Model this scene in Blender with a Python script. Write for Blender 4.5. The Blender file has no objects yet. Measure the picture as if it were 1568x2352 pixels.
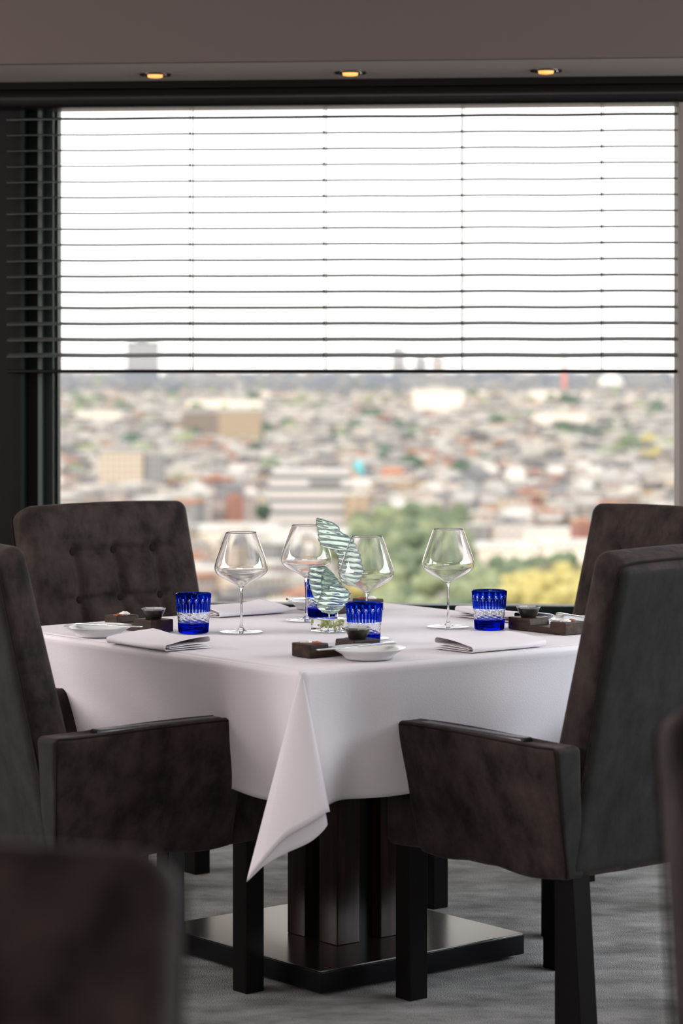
import bpy, bmesh, math, random
from mathutils import Vector, Matrix, noise
from math import sin, cos, pi, radians, exp, sqrt
SC = bpy.context.scene
COL = SC.collection
# ------------------------------------------------------------------ camera, sky, sun, lights, exposure
CAMZ, HOR, F = 1.359, 850.0, 5900.0          # camera height, horizon row, focal length in pixels of the 1568x2352 frame
cd = bpy.data.cameras.new('camera')
cd.sensor_fit = 'HORIZONTAL'; cd.sensor_width = 24.0; cd.lens = F/1568*24.0
cd.shift_y = -(1176-HOR)/1568.0
cd.dof.use_dof = True; cd.dof.focus_distance = 5.95; cd.dof.aperture_fstop = cd.lens/1000/0.0225
cd.clip_start = .05; cd.clip_end = 40000
cam = bpy.data.objects.new('camera', cd); COL.objects.link(cam)
cam.location = (0, 0, CAMZ); cam.rotation_euler = (radians(90), 0, 0)
SC.camera = cam
vs = SC.view_settings
vs.view_transform = 'Standard'; vs.look = 'None'; vs.exposure = 0.0; vs.gamma = 1.0; vs.use_curve_mapping = False
cy = SC.cycles
cy.use_denoising = True
cy.max_bounces = 14; cy.transmission_bounces = 14; cy.transparent_max_bounces = 24
cy.diffuse_bounces = 3; cy.glossy_bounces = 5; cy.volume_bounces = 0
cy.sample_clamp_indirect = 4.0; cy.sample_clamp_direct = 0
cy.caustics_reflective = False; cy.caustics_refractive = True
cy.blur_glossy = 0.5

SKY = 2.15
w = bpy.data.worlds.new('overcast_sky'); SC.world = w; w.use_nodes = True
nt = w.node_tree; nt.nodes.clear()
tc = nt.nodes.new('ShaderNodeTexCoord'); mp = nt.nodes.new('ShaderNodeMapping'); mp.inputs['Scale'].default_value = (3, 3, 11)
nz = nt.nodes.new('ShaderNodeTexNoise'); nz.inputs['Scale'].default_value = 3.2; nz.inputs['Detail'].default_value = 4
cr = nt.nodes.new('ShaderNodeValToRGB')
cr.color_ramp.elements[0].position = .34; cr.color_ramp.elements[0].color = (.90, .89, .90, 1)
cr.color_ramp.elements[1].position = .56; cr.color_ramp.elements[1].color = (1.0, .985, .95, 1)
bg = nt.nodes.new('ShaderNodeBackground'); bg.inputs['Strength'].default_value = SKY
wo = nt.nodes.new('ShaderNodeOutputWorld')
for a, b in ((tc.outputs['Generated'], mp.inputs[0]), (mp.outputs[0], nz.inputs['Vector']), (nz.outputs['Fac'], cr.inputs[0]),
             (cr.outputs[0], bg.inputs[0]), (bg.outputs[0], wo.inputs[0])): nt.links.new(a, b)

def light(name, kind, energy, color, loc, rot, **kw):
    d = bpy.data.lights.new(name, kind); d.energy = energy; d.color = color
    for k, v in kw.items(): setattr(d, k, v)
    o = bpy.data.objects.new(name, d); COL.objects.link(o); o.location = loc; o.rotation_euler = rot
    return o
# sun from behind the building, onto the city
light('sun', 'SUN', 3.0, (1, .88, .72), (0, -20, 60), (radians(52), 0, radians(-38)), angle=radians(6))
# daylight through the restaurant's other windows, right and left; unseen fill added behind the camera and overhead
light('fill_behind_camera', 'AREA', 92, (1, .94, .935), (-1.2, -2.9, 2.0), (radians(84), 0, radians(-8)), shape='RECTANGLE', size=4, size_y=1.2)  # unseen fill added behind the camera to lift the near cloth
light('overhead_fill', 'AREA', 24, (1, .95, .93), (0, 5.0, 2.72), (0, 0, 0), shape='RECTANGLE', size=7.6, size_y=2.4)  # invented overhead panel, added as soft ambient fill
light('daylight_right_windows', 'AREA', 180, (.84, .91, 1.0), (3.7, 5.4, 1.75), (0, radians(86), 0), shape='RECTANGLE', size=1.3, size_y=4.0)
light('daylight_left_windows', 'AREA', 125, (1, .93, .93), (-3.7, 5.0, 1.75), (0, radians(-86), 0), shape='RECTANGLE', size=1.2, size_y=3.0)

# ------------------------------------------------------------------ node helpers and materials
def mat(name, color=(.5, .5, .5), rough=.6, **kw):
    m = bpy.data.materials.new(name); m.use_nodes = True
    b = m.node_tree.nodes['Principled BSDF']
    b.inputs['Base Color'].default_value = (*color, 1); b.inputs['Roughness'].default_value = rough
    for k, v in kw.items():
        b.inputs[k.replace('_', ' ')].default_value = (*v, 1) if isinstance(v, tuple) else v
    return m
def N(m, t, **kw):
    n = m.node_tree.nodes.new('ShaderNode'+t)
    for k, v in kw.items():
        if k in n.inputs: n.inputs[k].default_value = v
        else: setattr(n, k, v)
    return n
def L(m, a, b): m.node_tree.links.new(a, b)
def P(m): return m.node_tree.nodes['Principled BSDF']
def mottle(m, c1, c2, scale=6, detail=5, lo=.35, hi=.65, stretch=(1, 1, 1), obj=True, rough=.55):
    t = N(m, 'TexCoord'); mpn = N(m, 'Mapping'); mpn.inputs['Scale'].default_value = stretch
    n = N(m, 'TexNoise', Scale=scale, Detail=detail, Roughness=rough); r = N(m, 'ValToRGB')
    r.color_ramp.elements[0].position = lo; r.color_ramp.elements[0].color = (*c1, 1)
    r.color_ramp.elements[1].position = hi; r.color_ramp.elements[1].color = (*c2, 1)
    L(m, t.outputs['Object'], mpn.inputs[0]); L(m, mpn.outputs[0], n.inputs['Vector'])
    L(m, n.outputs['Fac'], r.inputs[0]); L(m, r.outputs[0], P(m).inputs['Base Color'])
    return mpn, r
def bump(m, scale, strength, dist=.002, stretch=(1, 1, 1), kind='TexNoise'):
    t = N(m, 'TexCoord'); mpn = N(m, 'Mapping'); mpn.inputs['Scale'].default_value = stretch
    n = N(m, kind, Scale=scale); b = N(m, 'Bump', Strength=strength, Distance=dist)
    L(m, t.outputs['Object'], mpn.inputs[0]); L(m, mpn.outputs[0], n.inputs['Vector'])
    L(m, n.outputs['Fac'] if 'Fac' in n.outputs else n.outputs[0], b.inputs['Height']); L(m, b.outputs[0], P(m).inputs['Normal'])

VELVET = mat('brown_velvet', (.02, .015, .013), .8, Specular_IOR_Level=.18, Sheen_Weight=.07, Sheen_Roughness=.38, Sheen_Tint=(1, .86, .8))
mottle(VELVET, (.0095, .0063, .0055), (.057, .040, .035), 17, 9, .34, .76, (1, 1, .7), rough=.62); bump(VELVET, 38, .45, .006)  # pale flecks of the mottle paint the velvet's sheen highlights
VELVETB = mat('brown_velvet_grey_sheen', (.03, .03, .028), .8, Specular_IOR_Level=.15, Sheen_Weight=.04, Sheen_Roughness=.4, Sheen_Tint=(.9, .95, .9))  # for rear faces: grey sheen of the room light put into the colour
mottle(VELVETB, (.011, .0100, .0090), (.030, .028, .0262), 13, 7, .3, .75, (1.6, 1, .8), rough=.7); bump(VELVETB, 420, .35, .001)
PIPE = mat('velvet_piping', (.026, .020, .018), .7, Sheen_Weight=.15)
INLAY = mat('black_leather_inlay', (.018, .021, .023), .22)
VELVETP = mat('velvet_seam', (.014, .010, .009), .85, Specular_IOR_Level=.1)
LEG = mat('black_stained_wood', (.0035, .003, .003), .38, Specular_IOR_Level=.12); bump(LEG, 60, .15, .001, (8, 8, .6))
CLOTH = mat('white_linen', (.75, .705, .728), .75, Sheen_Weight=.1); bump(CLOTH, 330, .22, .0015)
NAPKIN = mat('white_napkin_linen', (.80, .76, .785), .8); bump(NAPKIN, 500, .2, .001)
WOOD = mat('dark_walnut', (.05, .03, .02), .5, Specular_IOR_Level=.25); mottle(WOOD, (.013, .007, .0045), (.060, .029, .015), 9, 6, .35, .7, (1, 8, 8)); bump(WOOD, 40, .2, .001, (1, 10, 10))
POSTW = mat('dark_mahogany', (.05, .03, .02), .33, Specular_IOR_Level=.12); mottle(POSTW, (.010, .0042, .0035), (.040, .016, .012), 6, 6, .35, .7, (9, 9, .6))
BLACK = mat('black_lacquer', (.006, .006, .007), .3, Specular_IOR_Level=.12)
PLATETOP = mat('polished_steel_top', (.85, .84, .81), .2, Metallic=1.0)
CHINA = mat('white_porcelain', (.76, .77, .76), .15)
BOWL = mat('dark_bronze_stoneware', (.028, .024, .018), .28)
BOWLRIM = mat('glazed_silver_rim', (.45, .46, .44), .12, Metallic=.6)
CREAM = mat('butter_cream', (.86, .82, .72), .5)
BUTTER = mat('white_butter', (.85, .82, .76), .45)
SPICE = mat('orange_red_spice', (.34, .085, .030), .6)
STEEL = mat('silver_cutlery', (.72, .73, .72), .16, Metallic=1.0)
WALLB = mat('taupe_plaster', (.080, .058, .052), .8); bump(WALLB, 90, .1, .001)
WALLT = mat('taupe_column_plaster', (.17, .140, .122), .8)
SOFF = mat('soffit_plaster', (.29, .245, .215), .7)
DARKW = mat('dark_wall_panel', (.005, .004, .004), .5, Specular_IOR_Level=.12)
PELMET = mat('dark_brown_pelmet', (.006, .0045, .0045), .32, Specular_IOR_Level=.35)
FRAME = mat('dark_green_window_frame', (.006, .011, .009), .4, Specular_IOR_Level=.12)
SLAT = mat('black_green_slat', (.060, .066, .062), .5, Specular_IOR_Level=.2); 
CORD = mat('dark_cord', (.02, .025, .025), .8)
SILL = mat('grey_stone_sill', (.18, .175, .165), .5)
TRIMM = mat('dark_chrome_trim', (.035, .03, .028), .22, Metallic=.7)
CARPET = mat('grey_carpet', (.3, .3, .3), .95)
mottle(CARPET, (.150, .146, .139), (.370, .358, .338), 6.5, 8, .33, .64, (1, 1.6, 1), rough=.6); bump(CARPET, 260, .9, .004)

def glass(name, color, rough=0., ior=1.5):
    m = bpy.data.materials.new(name); m.use_nodes = True; m.node_tree.nodes.clear()
    g = N(m, 'BsdfGlass'); g.inputs['Color'].default_value = (*color, 1); g.inputs['Roughness'].default_value = rough; g.inputs['IOR'].default_value = ior
    o = N(m, 'OutputMaterial'); L(m, g.outputs[0], o.inputs[0]); return m
CRYSTAL = glass('clear_crystal', (.985, .985, .985))
CLEARCUT = glass('clear_cut_crystal', (.97, .98, 1.0), .04)
BLUE = glass('cobalt_blue_glass', (.012, .075, .72), .0)
SEAGLASS = glass('sea_green_glass', (.75, .84, .795), .06, 1.42)
_d = N(SEAGLASS, 'BsdfDiffuse'); _d.inputs[0].default_value = (.48, .55, .52, 1); _m = N(SEAGLASS, 'MixShader'); _m.inputs[0].default_value = .17
_o = [n for n in SEAGLASS.node_tree.nodes if n.type == 'OUTPUT_MATERIAL'][0]; _g = [n for n in SEAGLASS.node_tree.nodes if n.type == 'BSDF_GLASS'][0]
L(SEAGLASS, _g.outputs[0], _m.inputs[1]); L(SEAGLASS, _d.outputs[0], _m.inputs[2]); L(SEAGLASS, _m.outputs[0], _o.inputs[0])
LIME = mat('lime_green_tint', (.78, .84, .30), .5, Transmission_Weight=.3)
def pane_mat():
    m = bpy.data.materials.new('window_pane_glass'); m.use_nodes = True; m.node_tree.nodes.clear()
    t = N(m, 'BsdfTransparent'); t.inputs[0].default_value = (.985, .985, .985, 1); g = N(m, 'BsdfGlossy'); g.inputs['Roughness'].default_value = 0
    mx = N(m, 'MixShader'); mx.inputs[0].default_value = .010; o = N(m, 'OutputMaterial')
    L(m, t.outputs[0], mx.inputs[1]); L(m, g.outputs[0], mx.inputs[2]); L(m, mx.outputs[0], o.inputs[0]); return m
PANE = pane_mat()
def emis(name, c, s):
    m = mat(name, c, .4); P(m).inputs['Emission Color'].default_value = (*c, 1); P(m).inputs['Emission Strength'].default_value = s; return m
BULB = emis('warm_bulb_glass', (1.0, .44, .12), 1.15)
FIL = emis('bulb_filament_glow', (1.0, .68, .30), 1.6)

# ------------------------------------------------------------------ mesh helpers
def link(name, me, m, parent=None):
    o = bpy.data.objects.new(name, me); COL.objects.link(o)
    for q in (m if isinstance(m, (list, tuple)) else [m]): me.materials.append(q)
    if parent: o.parent = parent
    return o
def from_bm(name, bm, m, parent=None, smooth=True):
    bmesh.ops.recalc_face_normals(bm, faces=bm.faces[:])
    me = bpy.data.meshes.new(name); bm.to_mesh(me); bm.free()
    if smooth:
        me.shade_smooth()
    return link(name, me, m, parent)
def sharp(o, ang=40):
    me = o.data; me.shade_smooth(); me.set_sharp_from_angle(angle=radians(ang)); return o
def tag(o, label=None, cat=None, group=None, kind=None):
    if label: o['label'] = label
    if cat: o['category'] = cat
    if group: o['group'] = group
    if kind: o['kind'] = kind
    return o
def empty(name, loc=(0, 0, 0), rz=0):
    o = bpy.data.objects.new(name, None); COL.objects.link(o); o.location = loc; o.rotation_euler = (0, 0, rz); o.empty_display_size = .05; return o
def copy_tree(o, parent=None):
    c = o.copy(); COL.objects.link(c); c.parent = parent
    for ch in list(o.children): copy_tree(ch, c)
    return c
def rbox(bm, size, r, seg=4, n=(1, 1, 1), fn=None, mi=0):
    """rounded box centred on the origin; n = extra divisions; fn maps each point"""
    sx, sy, sz = [s/2 for s in size]
    def axis(h, k):
        a = [-h + r*(i/seg) for i in range(seg)] + [-h+r+(2*h-2*r)*i/k for i in range(k+1)] + [h-r+r*((i+1)/seg) for i in range(seg)]
        return a
    X, Y, Z = axis(sx, n[0]), axis(sy, n[1]), axis(sz, n[2]); cache = {}
    def V(p):
        k = tuple(round(c, 7) for c in p)
        if k not in cache:
            q = Vector((max(-sx+r, min(sx-r, p[0])), max(-sy+r, min(sy-r, p[1])), max(-sz+r, min(sz-r, p[2]))))
            d = Vector(p)-q
            if d.length > 1e-9 and r > 0:
                # cube-to-sphere spread for even rounding
                m_ = max(abs(d.x), abs(d.y), abs(d.z))
                d = Vector([math.tan(c/m_*pi/4)*m_ if m_ > 0 else 0 for c in d]); d.normalize(); d *= r*(m_/r)
            v = q+d
            cache[k] = bm.verts.new(fn(v) if fn else v)
        return cache[k]
    def face(*ps):
        try:
            f = bm.faces.new([V(p) for p in ps]); f.material_index = mi
        except ValueError: pass
    for i in range(len(X)-1):
        for j in range(len(Y)-1):
            for z in (-sz, sz): face((X[i], Y[j], z), (X[i+1], Y[j], z), (X[i+1], Y[j+1], z), (X[i], Y[j+1], z))
        for j in range(len(Z)-1):
            for y in (-sy, sy): face((X[i], y, Z[j]), (X[i+1], y, Z[j]), (X[i+1], y, Z[j+1]), (X[i], y, Z[j+1]))
    for i in range(len(Y)-1):
        for j in range(len(Z)-1):
            for x in (-sx, sx): face((x, Y[i], Z[j]), (x, Y[i+1], Z[j]), (x, Y[i+1], Z[j+1]), (x, Y[i], Z[j+1]))
def hexmap(c, size):
    """trilinear map from a box of this size to 8 corners c[(ix,iy,iz)]"""
    c = {k: Vector(v) for k, v in c.items()}
    def fn(v):
        a, b, g = v.x/size[0]+.5, v.y/size[1]+.5, v.z/size[2]+.5
        o = Vector((0, 0, 0))
        for (i, j, k), p in c.items():
            o += p*((a if i else 1-a)*(b if j else 1-b)*(g if k else 1-g))
        return o
    return fn
def box(bm, lo, hi, fn=None, mi=0):
    c = []
    for z in (lo[2], hi[2]):
        for y in (lo[1], hi[1]):
            for x in (lo[0], hi[0]):
                p = Vector((x, y, z)); c.append(bm.verts.new(fn(p) if fn else p))
    for f in ((0, 2, 3, 1), (4, 5, 7, 6), (0, 1, 5, 4), (2, 6, 7, 3), (0, 4, 6, 2), (1, 3, 7, 5)):
        q = bm.faces.new([c[i] for i in f]); q.material_index = mi
def lathe(bm, prof, n=64, closed=False, mi=None, ripple=None):
    rings = []
    for k, (r, z) in enumerate(prof):
        if r < 1e-6: rings.append([bm.verts.new((0, 0, z))])
        else: rings.append([bm.verts.new((r*cos(2*pi*i/n), r*sin(2*pi*i/n), z)) for i in range(n)])
    for k in range(len(rings)-1):
        a, b = rings[k], rings[k+1]
        for i in range(n):
            j = (i+1) % n
            if len(a) == 1 and len(b) == 1: continue
            if len(a) == 1: f = bm.faces.new((a[0], b[i], b[j]))
            elif len(b) == 1: f = bm.faces.new((a[i], a[j], b[0]))
            else: f = bm.faces.new((a[i], a[j], b[j], b[i]))
            if mi: f.material_index = mi(k, i)
    return rings
def tube(bm, pts, r, n=8, closed=False):
    pts = [Vector(p) for p in pts]; rings = []
    for i, p in enumerate(pts):
        a = pts[max(0, i-1)]; b = pts[min(len(pts)-1, i+1)]; d = (b-a).normalized()
        u = d.orthogonal().normalized() if i == 0 else (u - d*u.dot(d)).normalized()
        v = d.cross(u); rr = r[i] if isinstance(r, (list, tuple)) else r
        rings.append([bm.verts.new(p+u*rr*cos(2*pi*k/n)+v*rr*sin(2*pi*k/n)) for k in range(n)])
    for a, b in zip(rings, rings[1:]):
        for k in range(n): bm.faces.new((a[k], a[(k+1) % n], b[(k+1) % n], b[k]))
    bm.faces.new(rings[0]); bm.faces.new(rings[-1][::-1])
def sstep(a, b, x):
    t = max(0., min(1., (x-a)/(b-a))); return t*t*(3-2*t)

# ------------------------------------------------------------------ the room
WA = radians(5.0); WC = Vector((0, 7.70, 0))
def Wm(p):                                   # window-wall coordinates: x along the wall, y outwards, z up
    return Vector((WC.x + p[0]*cos(WA)+p[1]*sin(WA), WC.y - p[0]*sin(WA)+p[1]*cos(WA), p[2]))
def wbox(name, lo, hi, m, label=None, kind='structure', parent=None, smooth=False):
    bm = bmesh.new(); box(bm, lo, hi, Wm); o = from_bm(name, bm, m, parent, smooth)
    if not parent: tag(o, label, kind=kind)
    return o
bm = bmesh.new(); box(bm, (-4, -3.2, -.12), (4, 8.6, 0)); tag(from_bm('floor', bm, CARPET, smooth=False), 'grey mottled carpet floor', kind='structure')
bm = bmesh.new(); box(bm, (-4, -3.2, 2.75), (4, 8.6, 2.9)); tag(from_bm('ceiling', bm, mat('pale_ceiling', (.6, .56, .53), .9), smooth=False), 'taupe ceiling', kind='structure')
for nm, lo, hi in (('wall_left', (-4.15, -3.2, 0), (-4, 8.6, 2.75)), ('wall_right', (4, -3.2, 0), (4.15, 8.6, 2.75)), ('wall_back', (-4, -3.35, 0), (4, -3.2, 2.75))):
    bm = bmesh.new(); box(bm, lo, hi); tag(from_bm(nm, bm, mat('beige_wall', (.42, .37, .35), .9), smooth=False), 'taupe plastered wall', kind='structure')
# window wall: below the sill, dark panel on the left, taupe column on the right, above the window
GY = .16                                      # glass plane
SILLZ = .645
wbox('wall_front', (-4.2, .10, 0), (4.2, .34, .60), mat('pale_wall_under_window', (.55, .52, .47), .7), 'dark wall under the window')
wbox('wall_front_left', (-4.2, .06, .60), (-.975, .34, 2.75), DARKW, 'dark wall left of the window')
wbox('trim_1', (-.975, .10, .60), (-.936, .30, 2.30), DARKW, 'dark vertical strip beside the window frame')
wbox('trim_2', (-.985, .045, .60), (-.974, .08, 2.22), FRAME, 'thin vertical edge strip left of the window')
wbox('trim_3', (-.938, .075, .60), (-.926, .12, 2.22), mat('grey_green_strip', (.05, .065, .058), .35), 'grey green vertical strip beside the frame')
wbox('wall_front_right', (1.003, -.04, .0), (4.2, .34, 2.149), WALLT, 'taupe column right of the window')
wbox('trim_6', (1.003, .14, 2.149), (4.2, .34, 2.30), DARKW, 'dark wall behind the right end of the pelmet')
wbox('wall_front_top', (-4.2, .02, 2.30), (1.05, .34, 2.75), DARKW, 'wall above the window')
SOZ = 2.228
wbox('trim_4', (-4.2, -.49, SOZ), (4.2, -.46, 2.75), WALLB, 'taupe bulkhead face above the window')
# soffit board with three round openings for the downlights
LX = [(369-784)/F*7.56, (818-784)/F*7.52, (1267-784)/F*7.48]; LYL = -.20
bm = bmesh.new()
def soffit():
    R = .036; n = 32; y0, y1 = -.46, .30; c = .09
    xs = [-4.2]
    for x in LX: xs += [x-c, x+c]
    xs.append(4.2)
    for k in range(len(xs)-1):
        if k % 2 == 0: box(bm, (xs[k], y0, SOZ), (xs[k+1], y1, SOZ+.02), Wm)
        else:
            cx_ = (xs[k]+xs[k+1])/2
            box(bm, (xs[k], y0, SOZ), (xs[k+1], LYL-c, SOZ+.02), Wm); box(bm, (xs[k], LYL+c, SOZ), (xs[k+1], y1, SOZ+.02), Wm)
            for z in (SOZ, SOZ+.02):
                inn = [bm.verts.new(Wm((cx_+R*cos(2*pi*i/n), LYL+R*sin(2*pi*i/n), z))) for i in range(n)]
                out = []
                for i in range(n):
                    a = 2*pi*i/n; m_ = max(abs(cos(a)), abs(sin(a))); out.append(bm.verts.new(Wm((cx_+c*cos(a)/m_, LYL+c*sin(a)/m_, z))))
                for i in range(n): bm.faces.new((inn[i], inn[(i+1) % n], out[(i+1) % n], out[i]))
soffit()
tag(from_bm('trim_5', bm, SOFF, smooth=False), 'soffit with three downlights above the window', kind='structure')
# the window: frame, pane, sill
wf = wbox('window_1', (-.926, GY-.035, SILLZ-.028), (1.05, GY+.035, SILLZ), FRAME, 'large window over the city with dark green frame')
for nm, lo, hi in (('window_frame', (-.926, GY-.06, SILLZ-.028), (-.897, GY+.035, 2.30)), ('window_frame', (-.926, GY-.035, 2.22), (1.05, GY+.035, 2.30)), ('window_frame', (-.897, GY-.02, SILLZ), (-.889, GY+.02, 2.22))):
    wbox(nm, lo, hi, FRAME, parent=wf)
wbox('window_pane', (-.90, GY-.004, SILLZ-.01), (1.05, GY+.004, 2.26), PANE, parent=wf)
wbox('window_sill', (-1.0, -.02, .585), (1.003, GY-.03, .612), SILL, parent=wf)
# pelmet: rounded dark valance above the blind
bm = bmesh.new(); PT, PB = SOZ, 2.1495
prof = [(.13, PT), (-.03, PT), (-.035, PT-.022)]
for i in range(13):
    a = pi/2+pi*i/12*.98; prof.append((-.028+.026*cos(a), (PB+.028)+.027*sin(a)))
prof.append((.02, PB)); prof.append((.13, PB+.004))
ends = []
for x in (-1.6, -.6, .3, 1.0, 1.6):
    ends.append([bm.verts.new(Wm((x, p[0], p[1]))) for p in prof])
for a, b in zip(ends, ends[1:]):
    for i in range(len(prof)): j = (i+1) % len(prof); bm.faces.new((a[i], a[j], b[j], b[i]))
bm.faces.new(ends[0]); bm.faces.new(ends[-1][::-1])
pel = from_bm('window_pelmet', bm, PELMET); sharp(pel, 60); tag(pel, 'dark brown rounded pelmet running above the venetian blind', 'pelmet')

# venetian blind
bl = empty('venetian_blind', Wm((0, .03, 2.15)), 0)
tag(bl, 'dark venetian blind lowered halfway over the city window', 'blind')
bl.rotation_euler = (0, 0, -WA)
def zrow(y): return CAMZ-(y-HOR)*7.72/F
rs = random.Random(5)
def slat_mesh(x0, x1, tilt, w_=.05, camber=.0032, th=.0022, wob=0.):
    bm = bmesh.new(); nx, ny = 28, 6; top = []; bot = []
    for i in range(nx+1):
        x = x0+(x1-x0)*i/nx; rt, rb = [], []
        sag = wob*sin(i*1.3)+.0006*sin(i/nx*pi*9)
        for j in range(ny+1):
            s = j/ny-.5; y = s*w_; z = camber*(1-4*s*s)
            yy = y*cos(tilt)-z*sin(tilt)*0; zz = z+y*math.tan(tilt)+sag
            rt.append(bm.verts.new((x, yy, zz+th/2))); rb.append(bm.verts.new((x, yy, zz-th/2)))
        top.append(rt); bot.append(rb)
    for i in range(nx):
        for j in range(ny):
            bm.faces.new((top[i][j], top[i+1][j], top[i+1][j+1], top[i][j+1])); bm.faces.new((bot[i][j], bot[i][j+1], bot[i+1][j+1], bot[i+1][j]))
        bm.faces.new((top[i][0], bot[i][0], bot[i+1][0], top[i+1][0])); bm.faces.new((top[i][ny], top[i+1][ny], bot[i+1][ny], bot[i][ny]))
    bm.faces.new([v for v in top[0]]+[v for v in bot[0][::-1]]); bm.faces.new([v for v in top[-1][::-1]]+[v for v in bot[-1]])
    return bm
BX0, BX1 = -1.02, 1.0; rows = [268+36.45*k for k in range(16)]
for k, y in enumerate(rows):
    o = from_bm('slat', slat_mesh(BX0, BX1, radians(4.4+8.5*(k/15)**3), camber=.0045 if k == 0 else .0030, th=.003 if k == 0 else .0018, wob=.0004), SLAT, bl)
    sharp(o, 30); o.location = (0, 0, zrow(y)-2.15-.001)
bm = bmesh.new(); rbox(bm, (BX1-BX0, .05, .011), .004, 2); o = from_bm('bottom_rail', bm, LEG, bl); o.location = ((BX0+BX1)/2, 0, zrow(853)-2.15)
for px in (122, 433, 743, 1060, 1378):
    x = (px-784)/F*7.70; bm = bmesh.new()
    for y in (-.027, .027): tube(bm, [(x, y, -.002), (x, y, zrow(853)-2.15)], .0009, 6)
    tube(bm, [(x+.006, 0, -.002), (x+.006, 0, zrow(853)-2.15)], .0009, 6)
    for yy in rows:
        z = zrow(yy)-2.15
        tube(bm, [(x, -.028, z-.006), (x, -.029, z), (x, -.028, z+.005)], [.001, .0036, .001], 6)
    from_bm('ladder_cord', bm, CORD, bl)
# downlights
def downlight(i):
    t = empty('ceiling_downlight', Wm((LX[i], LYL, SOZ)), 0)
    bm = bmesh.new(); lathe(bm, [(.034, .03), (.034, -.001), (.038, -.0045), (.0455, -.004), (.047, 0), (.047, .003), (.034, .03)], 40); sharp(from_bm('trim_ring', bm, TRIMM, t), 50)
    bm = bmesh.new(); lathe(bm, [(0, -.011), (.014, -.0105), (.0215, -.009), (.0235, 0), (.0235, .03), (0, .03)], 32); from_bm('bulb', bm, BULB, t)
    bm = bmesh.new(); lathe(bm, [(0, -.0115), (.004, -.010), (.006, -.0075), (.004, -.006), (0, -.006)], 16); from_bm('lamp_filament', bm, FIL, t)
    bm = bmesh.new(); tube(bm, [(.030, -.02, .004), (.031, -.02, -.006), (.034, -.018, -.006), (.036, -.016, .004)], .0013, 6); from_bm('spring_clip', bm, STEEL, t)
    tag(t, ['leftmost of the three warm glowing recessed downlights in the soffit', 'middle one of the three warm glowing recessed downlights in the soffit', 'rightmost of the three warm glowing recessed downlights in the soffit'][i], 'ceiling light', 'recessed downlights in the soffit above the window')
for i in range(3): downlight(i)

# ------------------------------------------------------------------ table
TH = radians(39.2); U = Vector((cos(TH), sin(TH), 0)); Vv = Vector((-sin(TH), cos(TH), 0)); C0 = Vector((0, 5.98, 0)); TZ = .75
def T(u, v, z=0): return C0+U*u+Vv*v+Vector((0, 0, z))
HS = .568
tb = empty('dining_table', C0, TH); tag(tb, 'square pedestal dining table under a white cloth, on a polished plinth', 'table')
bm = bmesh.new(); rbox(bm, (2*HS-.02, 2*HS-.02, .035), .008, 2); o = from_bm('tabletop', bm, LEG, tb); o.location = (0, 0, TZ-.024)
bm = bmesh.new(); rbox(bm, (.604, .604, .046), .003, 2); o = sharp(from_bm('base_plate', bm, BLACK, tb)); o.location = (-.003, 0, .033)
bm = bmesh.new(); box(bm, (-.24, -.24, 0), (.24, .24, .012)); o = from_bm('base_foot', bm, BLACK, tb, False)
bm = bmesh.new(); box(bm, (-.299, -.299, .0), (.299, .299, .0022)); o = from_bm('polished_top', bm, PLATETOP, tb, False); o.location = (-.003, 0, .056); o['label'] = 'polished steel sheet on the plinth'
for (a, b) in ((-.122, -.134), (.006, -.134), (-.122, -.017), (.006, -.017)):
    bm = bmesh.new(); rbox(bm, (.067, .066, TZ-.058-.04), .003, 2); o = sharp(from_bm('post', bm, POSTW, tb)); o.location = (a+.0335, b+.033, (TZ-.04+.058)/2)
bm = bmesh.new(); box(bm, (-.095, -.105, .058), (.045, .02, TZ-.04)); from_bm('core', bm, BLACK, tb, False)

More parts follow.
